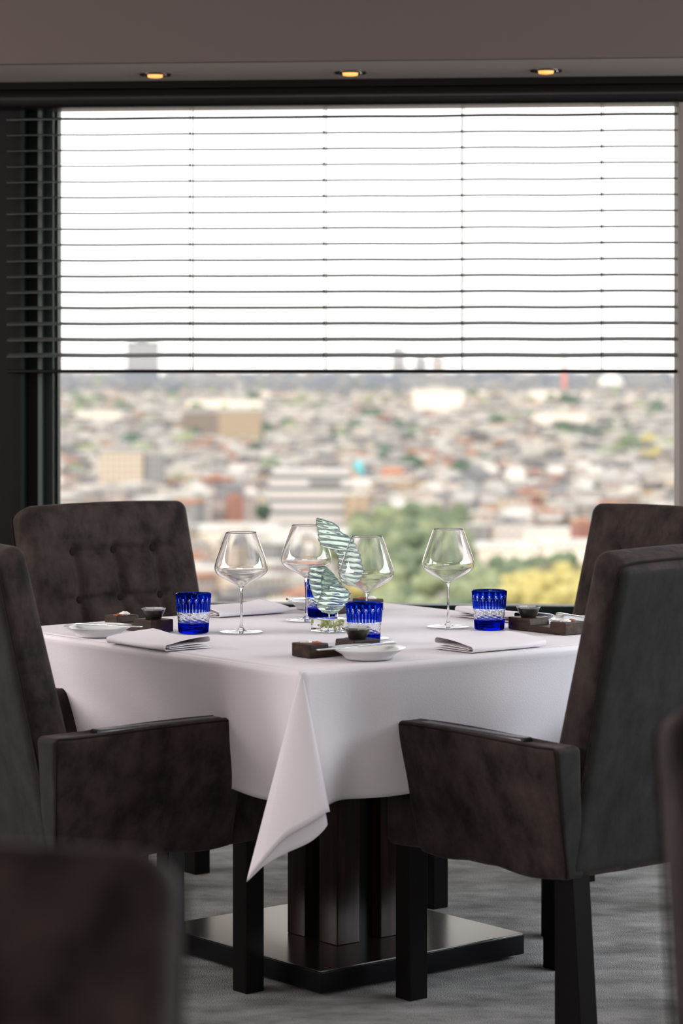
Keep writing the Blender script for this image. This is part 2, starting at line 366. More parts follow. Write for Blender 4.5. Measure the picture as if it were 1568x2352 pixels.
# tablecloth: flat top, four hanging sides, a folded corner towards the camera
DROP = .275; NN = Vector(T(-HS, -HS, TZ))
def cloth():
    bm = bmesh.new(); R = .010; n = 56
    arc = [(R*sin(a), -R*(1-cos(a))) for a in [pi/2*i/4 for i in range(5)]]
    def side(s, along, out, push):
        # a skirt from -HS..HS along `along`, hanging on `out`
        rows_ = []
        m_ = 30
        for i in range(n+1):
            a = -HS+2*HS*i/n
            col = [Vector((0, 0, 0))+along*a+out*(HS-R)]
            for k in range(1, 5): col.append(along*a+out*(HS-R+arc[k][0])+Vector((0, 0, arc[k][1])))
            for k in range(1, m_+1):
                d = DROP*k/m_
                drop = d*(1+.02*sin(a*7+s*2.1)+.012*sin(a*17+s))
                edge = sstep(0, .08, HS-abs(a))
                wav = (.010*sin(a*9+s*1.7)+.006*sin(a*21+s)+.006*sin(a*5-d*26+s*3))*(d/DROP)**1.2*edge
                wav += .010*exp(-((a-.13*s+.1+d*.7)/.09)**2)*sstep(0, .5, d/DROP)*sstep(1.3, .5, d/DROP)*edge
                pu = push*(d/DROP)**.9*sstep(HS-.03, HS-.2, abs(a))
                col.append(along*a+out*(HS+wav-pu+.012*(d/DROP))+Vector((0, 0, -R-drop)))
            rows_.append([bm.verts.new(C0+Vector((0, 0, TZ))+p) for p in col])
        for i in range(n):
            for k in range(len(rows_[0])-1): bm.faces.new((rows_[i][k], rows_[i+1][k], rows_[i+1][k+1], rows_[i][k+1]))
        return rows_
    nr = side(1, U, -Vv, .075); nl = side(2, Vv, -U, .09)
    fr = side(3, Vv, U, 0); lf = side(4, U, Vv, 0)
    # top sheet
    g = {}
    K = 40; h = HS-R
    for i in range(K+1):
        for j in range(K+1):
            a, b = -h+2*h*i/K, -h+2*h*j/K
            z = .0003*sin(a*11+b*7)+.0002*sin(b*19-a*5)
            z *= sstep(0, .06, h-abs(a))*sstep(0, .06, h-abs(b)); g[i, j] = bm.verts.new(T(a, b, TZ+z))
    for i in range(K):
        for j in range(K): bm.faces.new((g[i, j], g[i+1, j], g[i+1, j+1], g[i, j+1]))
    # folded corners: fans of rays hanging from the table corner.  stops = (angle index, offset at the hem)
    def fan(corner, stops, npt=10, sub=24):
        pts = []
        for q in range(len(stops)-1):
            for i in range(npt):
                pts.append((q+i/npt))
        pts.append(len(stops)-1)
        def ev(t):
            q = min(int(t), len(stops)-2); f = t-q; m1 = len(stops)-1
            p0, p1, p2, p3 = stops[max(0, q-1)], stops[q], stops[q+1], stops[min(m1, q+2)]
            if (p1-p2).length and p1.z < -.40 or p2.z < -.40: 
                return p1.lerp(p2, f)
            return (p1*2+(p2-p0)*f+(p0*2-p1*5+p2*4-p3)*f*f+(p1*3-p0-p2*3+p3)*f**3)*.5
        cols = []
        for t in pts:
            hem = ev(t); c = []
            for k in range(sub+1):
                s = k/sub; p = hem*s; bl_ = sstep(0, .25, s)
                p = Vector((p.x, p.y, hem.z*s)); c.append(bm.verts.new(corner+p+Vector((0, 0, -.001))))
            cols.append(c)
        for a, b in zip(cols, cols[1:]):
            for k in range(sub):
                try: bm.faces.new((a[k], b[k], b[k+1], a[k+1]))
                except ValueError: pass
    c = T(-HS+R*.3, -HS+R*.3, TZ-.001)
    # camera-facing corner: side hem -> behind to the right -> back left to the tip -> front layer right -> side hem
    fan(c, [Vector((-.030, .030, -.285)), Vector((.000, -.004, -.287)), Vector((.040, -.012, -.297)), Vector((.052, -.030, -.303)), Vector((.020, -.040, -.333)), Vector((-.035, -.045, -.358)), Vector((-.078, -.048, -.383)), Vector((-.1085, -.045, -.413)),
            Vector((-.080, -.053, -.376)), Vector((-.035, -.057, -.325)), Vector((.015, -.054, -.295)), Vector((.048, -.043, -.276)), Vector((.056, -.025, -.276)), Vector((.050, .020, -.275))])
    for (a, b) in ((1, -1), (-1, 1), (1, 1)):
        o_ = (U*a+Vv*b).normalized(); c = T(a*(HS-.003), b*(HS-.003), TZ-.001)
        A_ = Vv*b*(-.0)-U*a*.03; B_ = U*a*0-Vv*b*.03
        fan(c, [Vector((0, 0, -DROP))+B_+U*a*.01, o_*.07+U*a*.05+Vector((0, 0, -.33)), o_*.05+Vector((0, 0, -.40)), o_*.07+Vv*b*.05+Vector((0, 0, -.33)), Vector((0, 0, -DROP))+A_+Vv*b*.01])
    bmesh.ops.remove_doubles(bm, verts=bm.verts[:], dist=1e-6)
    return bm
tcl = from_bm('tablecloth', cloth(), CLOTH); tag(tcl, 'white linen tablecloth with a folded pointed corner, draped over the square table', 'tablecloth')
sd = tcl.modifiers.new('cloth_thickness', 'SOLIDIFY'); sd.thickness = .0016; sd.offset = -1
sharp(tcl, 50)

# ------------------------------------------------------------------ chairs
def make_chair(name='dining_armchair'):
    r = empty(name)
    def xr(z): return -(.528+(z-.338)*.225)
    def xf(z): return -(.495+(z-.632)*.266)
    for s in (-1, 1):
        bm = bmesh.new(); box(bm, (s*.22-.025, -.025, 0), (s*.22+.025, .025, .36)); o = from_bm('leg', bm, LEG, r, False)
        md = o.modifiers.new('bevel', 'BEVEL'); md.width = .002
        def taper(p): return Vector((p.x, p.y-(.028*(1-p.z/.36) if p.y < -.5 else 0), p.z))
        bm = bmesh.new(); box(bm, (s*.22-.025, -.52, 0), (s*.22+.025, -.469, .36), taper); o = from_bm('leg', bm, LEG, r, False)
        md = o.modifiers.new('bevel', 'BEVEL'); md.width = .002
    bm = bmesh.new(); sz = (.524, .55, .125)
    def fs(v):
        p = Vector((v.x, v.y-.235, v.z+.3975))
        if v.z > 0: p.z += .010*cos(v.x/.27*pi/2)*cos(v.y/.3*pi/2)
        if v.z < -.05: p.z += .003*sin(v.x*30+v.y*21)
        return p
    rbox(bm, sz, .018, 4, (14, 14, 4), fs); from_bm('seat', bm, VELVET, r)
    # backrest
    sz = (.536, .10, .672)
    def fb(v):
        z = v.z+.335+.336; t = v.y/.10+.5                     # t=1 front
        yf, yr = xf(min(z, 1.01)), xr(min(z, .985))
        if z < .632: yf = xf(.632)+(.632-z)*.266
        y = yr+(yf-yr)*t
        zz = z-(1-t)*.026*sstep(.8, 1.0, z)+.006*cos(v.x/.27*pi/2)*sstep(.9, 1, z)
        x = v.x*(1-.020*sstep(.5, 1, z))
        if t > .7:
            ax = min(abs(v.x), abs(v.x-.13), abs(v.x+.13)); below = sstep(.915, .86, z)
            d = .020*exp(-(ax/.016)**2)*below*sstep(.24, .16, abs(v.x))
            for bz in (.877, .753, .63):
                hz = exp(-((z-bz)/.014)**2)*sstep(.25, .12, abs(v.x)); d = max(d, .016*hz)
                for bx in (-.13, 0, .13): d = max(d, .030*exp(-(((v.x-bx)**2+(z-bz)**2)/.020**2)))
            d -= .010*sstep(.27, .1, abs(v.x))*sstep(1.0, .85, z)
            y -= d*(t-.7)/.3
        if t < .2: y -= .004*cos(v.x/.27*pi/2)
        return Vector((x, y, zz))
    bm = bmesh.new(); rbox(bm, sz, .030, 5, (64, 2, 72), fb)
    bk = from_bm('backrest', bm, [VELVET, VELVETB], r)
    for p in bk.data.polygons:
        if p.normal.y < -.75 and p.center.z < .965: p.material_index = 1
    for bz in (.877, .753, .63):
        for bx in (-.13, 0, .13):
            bm = bmesh.new(); bmesh.ops.create_uvsphere(bm, u_segments=16, v_segments=10, radius=.0125)
            for v in bm.verts: v.co = Vector((v.co.x, v.co.y*.5, v.co.z))
            o = from_bm('button', bm, VELVETP, bk); o.location = (bx, xf(bz)-.0175, bz)
    # piping along the rear edge of the backrest
    pts = []
    w_ = .2665
    for i in range(21): z = .345+(.960-.345)*i/20; pts.append((-w_*(1-.02*sstep(.5, 1, z)), xr(z)+.0045, z))
    for i in range(1, 6): a = pi/2*i/5; pts.append((-w_*.98+.020*(1-cos(a)), xr(.965)+.003, .958+.018*sin(a)))
    for i in range(1, 14): x = -.242+.484*i/14; pts.append((x, xr(.968)-.001, .979+.006*cos(x/.27*pi/2)))
    pts += [(-x, y, z) for x, y, z in pts[:26][::-1]]
    bm = bmesh.new(); tube(bm, pts, .0026, 6); from_bm('piping', bm, VELVETP, bk)
    for s in (-1, 1):
        sz = (.075, .47, .29); zb, zt = .338, .622
        c = {}
        for (j, yb, yt) in ((0, xr(zb)+.001, xr(zt)+.002), (1, -.075, -.100)):
            for (i, xb, xt) in ((0, .215, .284), (1, .2655, .358)):
                c[(i, j, 0)] = (s*xb, yb, zb); c[(i, j, 1)] = (s*xt, yt, zt)
        hm = hexmap(c, sz)
        def fa(v, hm=hm, s=s):
            p = hm(v)
            if v.x > .03: p += Vector((s*.004*cos(v.y/.24*pi/2)*cos(v.z/.15*pi/2), 0, 0))
            if v.z < -.13: p.z += -.004+.005*sin(v.y*23+1)
            if v.z > .12: p.z += .0035*sin(v.y*9+.6)-.006*exp(-((v.y)/.17)**4)*(1 if abs(v.x) < .02 else 0)
            return p
        bm = bmesh.new(); rbox(bm, sz, .013, 4, (6, 26, 16), fa)
        am = from_bm('armrest', bm, [VELVET, VELVETB], r)
        for p in am.data.polygons:
            if p.normal.y < -.75: p.material_index = 1
        bm = bmesh.new(); c2 = {}
        for (j, y) in ((0, -.47), (1, -.155)):
            for (i, x) in ((0, .303), (1, .335)):
                c2[(i, j, 0)] = (s*x, y, .606); c2[(i, j, 1)] = (s*x, y, .6245)
        rbox(bm, (.032, .315, .012), .004, 2, (1, 6, 1), hexmap(c2, (.032, .315, .012))); o = from_bm('leather_inlay', bm, INLAY, am); o['label'] = 'dark glossy leather strip'
        # piping round the outer side panel
        q = [(s*.2625, xr(.345)+.005, .344), (s*.3505, xr(.60)+.005, .604), (s*.353, xr(.62)+.012, .6165)]
        for i in range(1, 12):
            y = xr(.62)+.012+(-.112-xr(.62)-.012)*i/12; q.append((s*.3545, y, .6175+.0025*sin((y+.33)*9+.6)))
        q += [(s*.353, -.108, .6155), (s*.349, -.1035, .604), (s*.262, -.080, .347)]
        bm = bmesh.new(); tube(bm, q, .0020, 6); from_bm('piping', bm, VELVETP, am)
    return r
def place(o, loc, facing): o.location = (loc[0], loc[1], 0); o.rotation_euler = (0, 0, math.atan2(-facing[0], facing[1]))
chairA = make_chair()
G1 = 'brown velvet armchairs'
spec = [(T(.072, -.421), Vv, 'near right brown velvet armchair at the table, its back with grey sheen towards us'),
        (T(-.383, .073), U, 'near left brown velvet armchair at the table, its side and armrest towards us'),
        (T(.512, .036), -U, 'brown velvet armchair at the window on the right, half hidden behind another armchair'),
        (T(.088, .50), -Vv, 'brown velvet armchair with buttoned backrest facing us, left by the window'),
        (Vector((-.464, 1.338, 0)), Vector((-.13, -.99, 0)), 'blurred brown velvet armchair back in the lower left foreground'),
        (Vector((.722, 2.18, 0)), Vector((.19, -.98, 0)), 'blurred dark armchair edge at the right border in the foreground')]
for i, (loc, fc, lb) in enumerate(spec):
    c = chairA if i == 0 else copy_tree(chairA)
    place(c, loc, fc); tag(c, lb, 'chair', 'brown velvet armchairs around the table' if i < 4 else 'armchairs of the neighbouring tables')
    if i: c.name = 'dining_armchair'

# ------------------------------------------------------------------ glasses and tableware
def at(px, py, z=0): Y = F*(CAMZ-TZ-z)/(py-HOR); return Vector(((px-784)/F*Y, Y, TZ+z))
ZT = TZ+.0022
def wine_glass():
    t = empty('wine_glass')
    # outer then inner profile of the bowl
    out = [(.0042, .1035), (.010, .1075), (.020, .1135), (.032, .1195), (.043, .1255), (.052, .1315), (.0585, .138), (.0615, .145), (.0620, .151), (.0608, .158), (.0575, .169), (.052, .185), (.046, .202), (.040, .219), (.0355, .231)]
    def smooth(p, k=4):
        r = []
        for i in range(len(p)-1):
            p0 = p[max(0, i-1)]; p1 = p[i]; p2 = p[i+1]; p3 = p[min(len(p)-1, i+2)]
            for j in range(k):
                s = j/k; r.append(tuple(.5*((2*p1[c])+(-p0[c]+p2[c])*s+(2*p0[c]-5*p1[c]+4*p2[c]-p3[c])*s*s+(-p0[c]+3*p1[c]-3*p2[c]+p3[c])*s**3) for c in (0, 1)))
        r.append(p[-1]); return r
    o = smooth(out)
    inn = []
    for i, (r_, z) in enumerate(o):
        a = o[max(0, i-1)]; b = o[min(len(o)-1, i+1)]; dx, dz = b[0]-a[0], b[1]-a[1]; l = math.hypot(dx, dz)
        th = .0006; inn.append((max(0, r_-dz/l*th), z+dx/l*th))
    inn = [p for p in inn if p[1] > .106]
    foot = [(0, .0005), (.047, .0002), (.0498, .0006), (.0500, .0012), (.047, .0016), (.030, .0026), (.014, .0045), (.0065, .0085), (.0040, .014), (.0030, .025), (.0026, .05), (.0026, .075), (.0030, .092), (.0036, .099)]
    bm = bmesh.new(); prof = [(0, .0005)]+smooth(foot[1:])+o[1:]+[(.0353, .2316)]+inn[::-1]+[(0, inn[0][1]-.001)]
    lathe(bm, prof, 72)
    g = from_bm('bowl_and_stem', bm, CRYSTAL, t)
    return t
wg = wine_glass()
WGP = [((554, 1454), 'stemmed burgundy glass farthest left, in front of the buttoned armchair'), ((703, 1427), 'stemmed wine glass partly behind the green glass sculpture'),
       ((842, 1469), 'stemmed wine glass overlapping the sculpture on the right, behind the front blue tumbler'), ((1029, 1442), 'stemmed wine glass farthest right, beside the right blue tumbler')]
for i, ((px, py), lb) in enumerate(WGP):
    c = wg if i == 0 else copy_tree(wg); p = at(px, py); c.location = (p.x, p.y, ZT); tag(c, lb, 'wine glass', 'stemmed wine glasses on the table')
    if i: c.name = 'wine_glass'

def tumbler():
    t = empty('tumbler'); bm = bmesh.new(); n = 160; NZ = 60; Hh = .0905
    def R0(z): return .0348+(.0414-.0348)*min(1, z/Hh*1.05)
    def cut(z, th):
        """depth of cut and material (0 blue, 1 clear)"""
        k = th/(2*pi)*16; f = (k % 1)-.5; z2 = z
        if z > .048:
            if .0485 < z < .074 and abs(f) < .085: return .0009*(1-(f/.085)**2), 1
            if (z-.073)**2/(.0065**2)+(f/.21)**2 < 1: return .0012*(1-((z-.073)**2/(.0065**2)+(f/.21)**2)), 1
            g = ((k+.5) % 1)-.5
            if .0485 < z < .069 and abs(g) < .07: return .0008*(1-(g/.07)**2), 1
            return 0, 0
        if z > .0215:
            a = th*R0(z)/.0032; b = z/.0026
            return .0006*(abs(sin((a*.5+b)*1.0))+.5*abs(sin((a*.5-b)*1.0))), 1
        if z > .017: return .0003*abs(sin(th*26)), 0
        return 0, 0
    def fac(z, th): return 1.0
    rings = []; mats = []
    zs = [0, .0008]+[.0016+(Hh-.0022)*k/NZ for k in range(NZ+1)]
    rings.append([bm.verts.new((0, 0, .0012))])
    for i, z in enumerate(zs):
        row = []; mm = []
        for k in range(n):
            th = 2*pi*k/n; d, m_ = cut(z, th); r = R0(z)-d-(.0012 if i == 0 else .0003 if i == 1 else 0); row.append(bm.verts.new((r*cos(th), r*sin(th), z))); mm.append(m_)
        rings.append(row); mats.append(mm)
    inn = [(.0404, Hh), (.0392, Hh-.001), (.0378, .07), (.0355, .045), (.0325, .024), (.026, .0175), (.012, .0165), (0, .0165)]
    for r, z in inn:
        rings.append([bm.verts.new((0, 0, z))] if r == 0 else [bm.verts.new((r*cos(2*pi*k/n), r*sin(2*pi*k/n), z)) for k in range(n)])
    for q in range(len(rings)-1):
        a, b = rings[q], rings[q+1]
        for k in range(n):
            j = (k+1) % n
            if len(a) == 1: f = bm.faces.new((a[0], b[k], b[j]))
            elif len(b) == 1: f = bm.faces.new((a[k], a[j], b[0]))
            else: f = bm.faces.new((a[k], a[j], b[j], b[k]))
            if 1 <= q < len(mats)+1 and q-1 < len(mats): f.material_index = mats[q-1][k] if q-1 < len(mats) else 0
            if q > len(mats): f.material_index = 1
    g = from_bm('cut_glass_body', bm, [BLUE, CLEARCUT], t); sharp(g, 35)
    return t
tm = tumbler()
TMP = [(Vector((-.3425, 5.944, 0)), 'cobalt blue cut glass tumbler on the left, beside the folded napkin and leftmost wine glass'), (Vector((.3465, 6.023, 0)), 'cobalt blue cut glass tumbler on the right, between wine glass and wooden board'),
       (Vector((.0505, 5.705, 0)), 'cobalt blue cut glass tumbler in front, behind the small dark bowl'), (Vector((-.050, 6.33, 0)), 'cobalt blue cut glass tumbler at the back, mostly hidden by the glass sculpture')]
for i, (p, lb) in enumerate(TMP):
    c = tm if i == 0 else copy_tree(tm); c.location = (p.x, p.y, ZT); c.rotation_euler = (0, 0, i*.13); tag(c, lb, 'drinking glass', 'blue cut glass tumblers on the table')
    if i: c.name = 'tumbler'

# plates
def side_plate():
    bm = bmesh.new()
    lathe(bm, [(0, .004), (.040, .0035), (.0475, .0), (.0505, .0), (.0515, .004), (.058, .010), (.068, .0155), (.0775, .0205), (.0785, .0215), (.0778, .0225), (.066, .0185), (.054, .0125), (.046, .0080), (.035, .0065), (0, .0062)], 72)
    return from_bm('side_plate', bm, CHINA)
pl = side_plate()
PLP = [(at(846, 1514), 'white bread plate nearest us, with a butter knife across it'), (at(225, 1462), 'white bread plate on the far left by the folded napkin'),
       (at(726, 1399), 'white bread plate at the back, behind a wine glass'), (T(.478, -.315), 'white bread plate on the right, behind the near right armchair')]
for i, (p, lb) in enumerate(PLP):
    c = pl if i == 0 else pl.copy()
    if i: COL.objects.link(c)
    c.location = (p.x, p.y, ZT); tag(c, lb, 'plate', 'white bread plates on the table')
# butter knives
def knife():
    t = empty('butter_knife')
    bm = bmesh.new()
    def fk(v): 
        s = v.x/.10+.5; return Vector((v.x-.045, v.y*(.55+.6*sin(pi*min(1, s*1.15))), v.z*(1-.3*s)+.0006))
    rbox(bm, (.10, .018, .0022), .0010, 2, (14, 2, 1), fk); from_bm('blade', bm, STEEL, t)
    bm = bmesh.new()
    def fh(v): s = v.x/.095+.5; return Vector((v.x+.051, v.y*(.5+.6*s*s), v.z*(.8+.3*s)))
    rbox(bm, (.095, .015, .005), .0024, 3, (10, 1, 1), fh); from_bm('handle', bm, STEEL, t)
    return t
kn = knife()
def put_knife(o, a, b):
    d = (b-a); m_ = (a+b)/2; o.location = m_; o.rotation_euler = (0, -math.asin(d.z/d.length), math.atan2(d.y, d.x))
KNP = [(Vector((-.048, 5.365, TZ+.024)), Vector((.108, 5.462, TZ+.029)), 'butter knife lying across the front bread plate'),
       (Vector((-.455, 5.80, TZ+.029)), Vector((-.60, 5.905, TZ+.026)), 'butter knife lying across the left bread plate'),
       (T(.40, .475, TZ+.026), T(.235, .485, TZ+.029), 'butter knife lying across the back bread plate'),
       (T(.470, -.40, TZ+.026), T(.485, -.235, TZ+.029), 'butter knife lying across the right bread plate')]
for i, (a, b, lb) in enumerate(KNP):
    c = kn if i == 0 else copy_tree(kn); put_knife(c, a, b); tag(c, lb, 'knife', 'butter knives on the bread plates')
    if i: c.name = 'butter_knife'
# wooden boards with a notch; local x = long side, y = width
def board():
    bm = bmesh.new(); w_ = .0635; Lh = .192
    pr = [(0, 0), (0, .029), (.050, .029), (.052, .014), (.118, .014), (.120, .029), (Lh, .029), (Lh, 0)]
    a = [bm.verts.new((x, 0, z)) for x, z in pr]; b = [bm.verts.new((x, w_, z)) for x, z in pr]
    for i in range(len(pr)): j = (i+1) % len(pr); bm.faces.new((a[i], a[j], b[j], b[i]))
    bm.faces.new(a); bm.faces.new(b[::-1])
    o = from_bm('serving_board', bm, WOOD, smooth=False); md = o.modifiers.new('bevel', 'BEVEL'); md.width = .0022; md.segments = 2
    return o
bo = board()
def bowl():
    t = empty('small_bowl'); bm = bmesh.new()
    lathe(bm, [(0, .001), (.0165, 0), (.0185, .002), (.0225, .010), (.0265, .0195), (.0268, .0205), (.0252, .0205), (.021, .010), (.016, .005), (0, .004)], 40); from_bm('bowl_body', bm, BOWL, t)
    bm = bmesh.new(); lathe(bm, [(.0262, .0188), (.0290, .0245), (.0283, .0250), (.0250, .0205), (.0250, .0195)], 8, ); sharp(from_bm('rim', bm, BOWLRIM, t), 20)
    bm = bmesh.new(); lathe(bm, [(0, .0195), (.012, .0190), (.023, .0165), (.0235, .0145), (0, .012)], 32); from_bm('sauce', bm, CREAM, t)
    return t
bw = bowl()
def butter():
    bm = bmesh.new(); bmesh.ops.create_icosphere(bm, subdivisions=3, radius=1)
    for v in bm.verts:
        n_ = noise.noise(v.co*2.2)*.25; v.co = Vector((v.co.x*.0125*(1+n_), v.co.y*.0105*(1+n_), max(-.0, v.co.z)*.007*(1+n_)))
    return from_bm('butter_pat', bm, BUTTER)
bt = butter()
def spice():
    bm = bmesh.new(); bmesh.ops.create_icosphere(bm, subdivisions=3, radius=1)
    for v in bm.verts:
        n_ = noise.noise(v.co*4)*.5; v.co = Vector((v.co.x*.010*(1+n_), v.co.y*.013*(1+n_), max(0, v.co.z)*.0035*(1+n_)))
    return from_bm('seasoned_butter', bm, SPICE)
sp = spice()
# (origin corner, direction angle): the board runs from its food end to its bowl end
BD = [(Vector((-.066, 5.411, 0)), TH, 1, 'front', 'notched dark wooden board nearest us, left of the front bread plate'),
      (Vector((-.390, 5.968, 0))+Vv*.192-U*.0635, TH-pi/2, 1, 'left', 'notched dark wooden board on the left, behind the bread plate and napkin'),
      (Vector((.512, 5.880, 0)), TH+pi/2, -1, 'right', 'notched dark wooden board right of the right blue tumbler'),
      (T(.412, .400), TH+pi, 1, 'back', 'notched dark wooden board at the back behind the sculpture')]
for i, (p, a, sgn, wh, lb) in enumerate(BD):
    c = bo if i == 0 else bo.copy()
    if i: COL.objects.link(c)
    d = Vector((cos(a), sin(a), 0)); wdir = Vector((-sin(a), cos(a), 0))*sgn
    org = p if sgn == 1 else p+Vector((sin(a), -cos(a), 0))*.0635
    if sgn == -1: wdir = Vector((-sin(a), cos(a), 0))
    c.location = (org.x, org.y, ZT-.0008); c.rotation_euler = (0, 0, a); tag(c, lb, 'serving board', 'notched wooden boards on the table')
    def loc(x, y, z): q = org+d*x+Vector((-sin(a), cos(a), 0))*y; return Vector((q.x, q.y, ZT-.0008+z))
    b = bw if i == 0 else copy_tree(bw); b.location = loc(.156, .032, .029); b.name = 'small_bowl' if i == 0 else b.name; tag(b, 'small dark bowl standing on the %s wooden board' % wh, 'bowl', 'small bowls on the wooden boards')
    e = bt if i == 0 else bt.copy()
    if i: COL.objects.link(e)
    e.location = loc(.022, .042, .029); tag(e, 'white pat of butter on the %s wooden board' % wh, 'butter', 'butter pats on the wooden boards')
    g = sp if i == 0 else sp.copy()
    if i: COL.objects.link(g)
    g.location = loc(.030, .017, .029); tag(g, 'orange red seasoned butter on the %s wooden board' % wh, 'butter', 'seasoned butter on the wooden boards')
# napkins: a strip folded over in section (y,z), run along x
def napkin_mesh(seed):
    rr = random.Random(seed); Wd, Ln = .115, .215
    pts = []
    y0, y1 = -.062, .062
    # bottom layer left->right, fold, back, fold, top
    def lay(a, b, za, zb, bul=0):
        return [(a+(b-a)*i/10, za+(zb-za)*i/10+bul*sin(pi*i/10)) for i in range(11)]
    pts += lay(y1-.012, y0+.014, .0058, .0042)
    pts += [(y0+.014-.0012*sin(pi*i/4), .0036+.0006*cos(pi*i/4)) for i in range(1, 4)]
    pts += lay(y0+.014, y1-.003, .0030, .0030)
    pts = [(y, z+.0012) for y, z in pts]
    pts += [(y1-.003+.0045*sin(pi*i/8), .0089-.0045*cos(pi*i/8)) for i in range(1, 8)]
    pts = pts[::-1]; pts = [(y, z) for y, z in pts]
    top = []
    # outer wrap: far bottom -> near fold -> top -> far fold -> inner
    pts = lay(y1, y0+.002, .0015, .0015)
    pts += [(y0+.002-.0042*sin(pi*i/8), .0057-.0042*cos(pi*i/8)) for i in range(1, 8)]
    pts += lay(y0+.002, y1-.006, .0099, .0180, .0016)
    pts += [(y1-.006+.0052*sin(pi*i/8), .0135+.0045*cos(pi*i/8)) for i in range(1, 8)]
    pts += lay(y1-.006, y0+.016, .0090, .0058)
    pts += [(y0+.016-.0012*sin(pi*i/4), .0047+.0011*cos(pi*i/4)) for i in range(1, 4)]
    pts += lay(y0+.016, y1-.014, .0036, .0050)
    bm = bmesh.new(); n = 18; th = .0011; cols = []
    for i in range(n+1):
        x = -Ln/2+Ln*i/n; s = i/n; op = max(sstep(.35, 0, s), sstep(.7, 1, s)); row = []
        for k, (y, z) in enumerate(pts):
            f = k/len(pts); zz = z*(1.05+.35*op) if z > .002 else z; yy = y*(1+.02*sin(s*4+f*3))+.002*sin(s*7)
            row.append((x+.003*sin(f*9+y*20)*(1-2*(s < .5)), yy, zz))
        cols.append([Vector(p) for p in row])
    def off(c, k, d):
        a = c[max(0, k-1)]; b = c[min(len(c)-1, k+1)]; t = (b-a); nrm = Vector((0, -t.z, t.y)).normalized(); return c[k]+nrm*d
    A = [[bm.verts.new(off(c, k, th/2)) for k in range(len(c))] for c in cols]; B = [[bm.verts.new(off(c, k, -th/2)) for k in range(len(c))] for c in cols]
    m_ = len(pts)
    for i in range(n):
        for k in range(m_-1):
            bm.faces.new((A[i][k], A[i+1][k], A[i+1][k+1], A[i][k+1])); bm.faces.new((B[i][k], B[i][k+1], B[i+1][k+1], B[i+1][k]))
        for k in (0, m_-1): bm.faces.new((A[i][k], B[i][k], B[i+1][k], A[i+1][k]))
    for i in (0, n):
        for k in range(m_-1): bm.faces.new((A[i][k], A[i][k+1], B[i][k+1], B[i][k]))
    return bm
nk = sharp(from_bm('folded_napkin', napkin_mesh(1), NAPKIN), 60)
NKP = [(Vector((.325, 5.620, 0)), TH, 1, 'white folded napkin in front of the right blue tumbler'), (Vector((-.402, 5.662, 0)), TH+pi/2, -1, 'white folded napkin on the near left table edge'),
       (T(.500, -.012), TH+pi/2, 1, 'white folded napkin at the far right edge, behind the right board'), (T(.075, .495), TH, 1, 'white folded napkin at the back, right of the left blue tumbler')]
for i, (p, a, mir, lb) in enumerate(NKP):
    c = nk if i == 0 else nk.copy()
    if i: COL.objects.link(c)
    c.location = (p.x, p.y, ZT); c.rotation_euler = (0, 0, a+(pi if mir < 0 else 0)); tag(c, lb, 'napkin', 'folded white napkins on the table')

# ------------------------------------------------------------------ glass sculpture
sc_ = empty('glass_sculpture', (-.024, 5.968, ZT)); tag(sc_, 'rippled sea-green glass sculpture of two shell forms on a clear block, centre of the table', 'sculpture')
def spx(px, py): return ((px-784)/F*5.968+.024, CAMZ-(py-HOR)*5.968/F-ZT)
def shell(rows_, depth, pitch, seed, yoff, slant):
    bm = bmesh.new(); rows_ = sorted(rows_); n = 40; rings = []; S = []
    for (y, a, b), (y2, a2, b2) in zip(rows_, rows_[1:]):
        m_ = max(2, int((y2-y)/1.1))
        for i in range(m_): f = i/m_; S.append((y+(y2-y)*f, a+(a2-a)*f, b+(b2-b)*f))
    S.append(rows_[-1])
    for (y, a, b) in S:
        x0, z = spx(a, y); x1, _ = spx(b, y); cx_ = (x0+x1)/2; hw = max(.0008, (x1-x0)/2)
        row = []
        for k in range(n):
            th = 2*pi*k/n; c, s = cos(th), sin(th); fx = c
            ph = (z*1000+slant*hw*c*1000+1.6*noise.noise(Vector((c*1.5+seed, z*40, s))))/pitch*2*pi
            rip = abs(sin(ph/2))**.8
            rad = .80+.20*rip; dd = depth*min(1, hw/.014)*(.50+.50*rip)
            x = cx_+hw*(.93+.07*rip)*c+.0008*noise.noise(Vector((z*180, seed, c)))
            yy = dd*math.copysign(abs(s)**.8, s)+yoff+.010*c*c+.0012*noise.noise(Vector((x*120, z*120, seed)))
            row.append(bm.verts.new((x, yy, z+.0015*noise.noise(Vector((x*90, seed*3, z*30))))))
        rings.append(row)
    for a, b in zip(rings, rings[1:]):
        for k in range(n): bm.faces.new((a[k], a[(k+1) % n], b[(k+1) % n], b[k]))
    bm.faces.new(rings[0]); bm.faces.new(rings[-1][::-1]); return bm
up = [(1189, 727, 733), (1192, 725, 745), (1197, 725, 760), (1207, 726, 777), (1212, 728, 779), (1220, 729, 783), (1227, 729, 792), (1234, 729, 807), (1244, 731, 812), (1253, 735, 818), (1259, 745, 820), (1266, 766, 824), (1275, 773, 828), (1286, 776, 830), (1300, 776, 833), (1311, 776, 838), (1320, 777, 836), (1329, 779, 832), (1338, 783, 826), (1345, 792, 816)]
lo = [(1297, 737, 748), (1302, 712, 755), (1310, 709, 761), (1324, 707, 771), (1334, 708, 779), (1344, 709, 787), (1352, 711, 800), (1360, 714, 806), (1370, 718, 806), (1380, 722, 803), (1390, 726, 795), (1400, 729, 784), (1406, 742, 776), (1410, 756, 768)]
from_bm('shell_upper', shell(up, .0125, 12.5, 1.3, .004, .12), SEAGLASS, sc_)
lf = [(1300, 722, 742), (1303, 712, 752), (1310, 709, 758), (1324, 707, 765), (1334, 708, 766), (1344, 709, 762), (1360, 714, 754), (1377, 721, 744), (1388, 727, 738)]
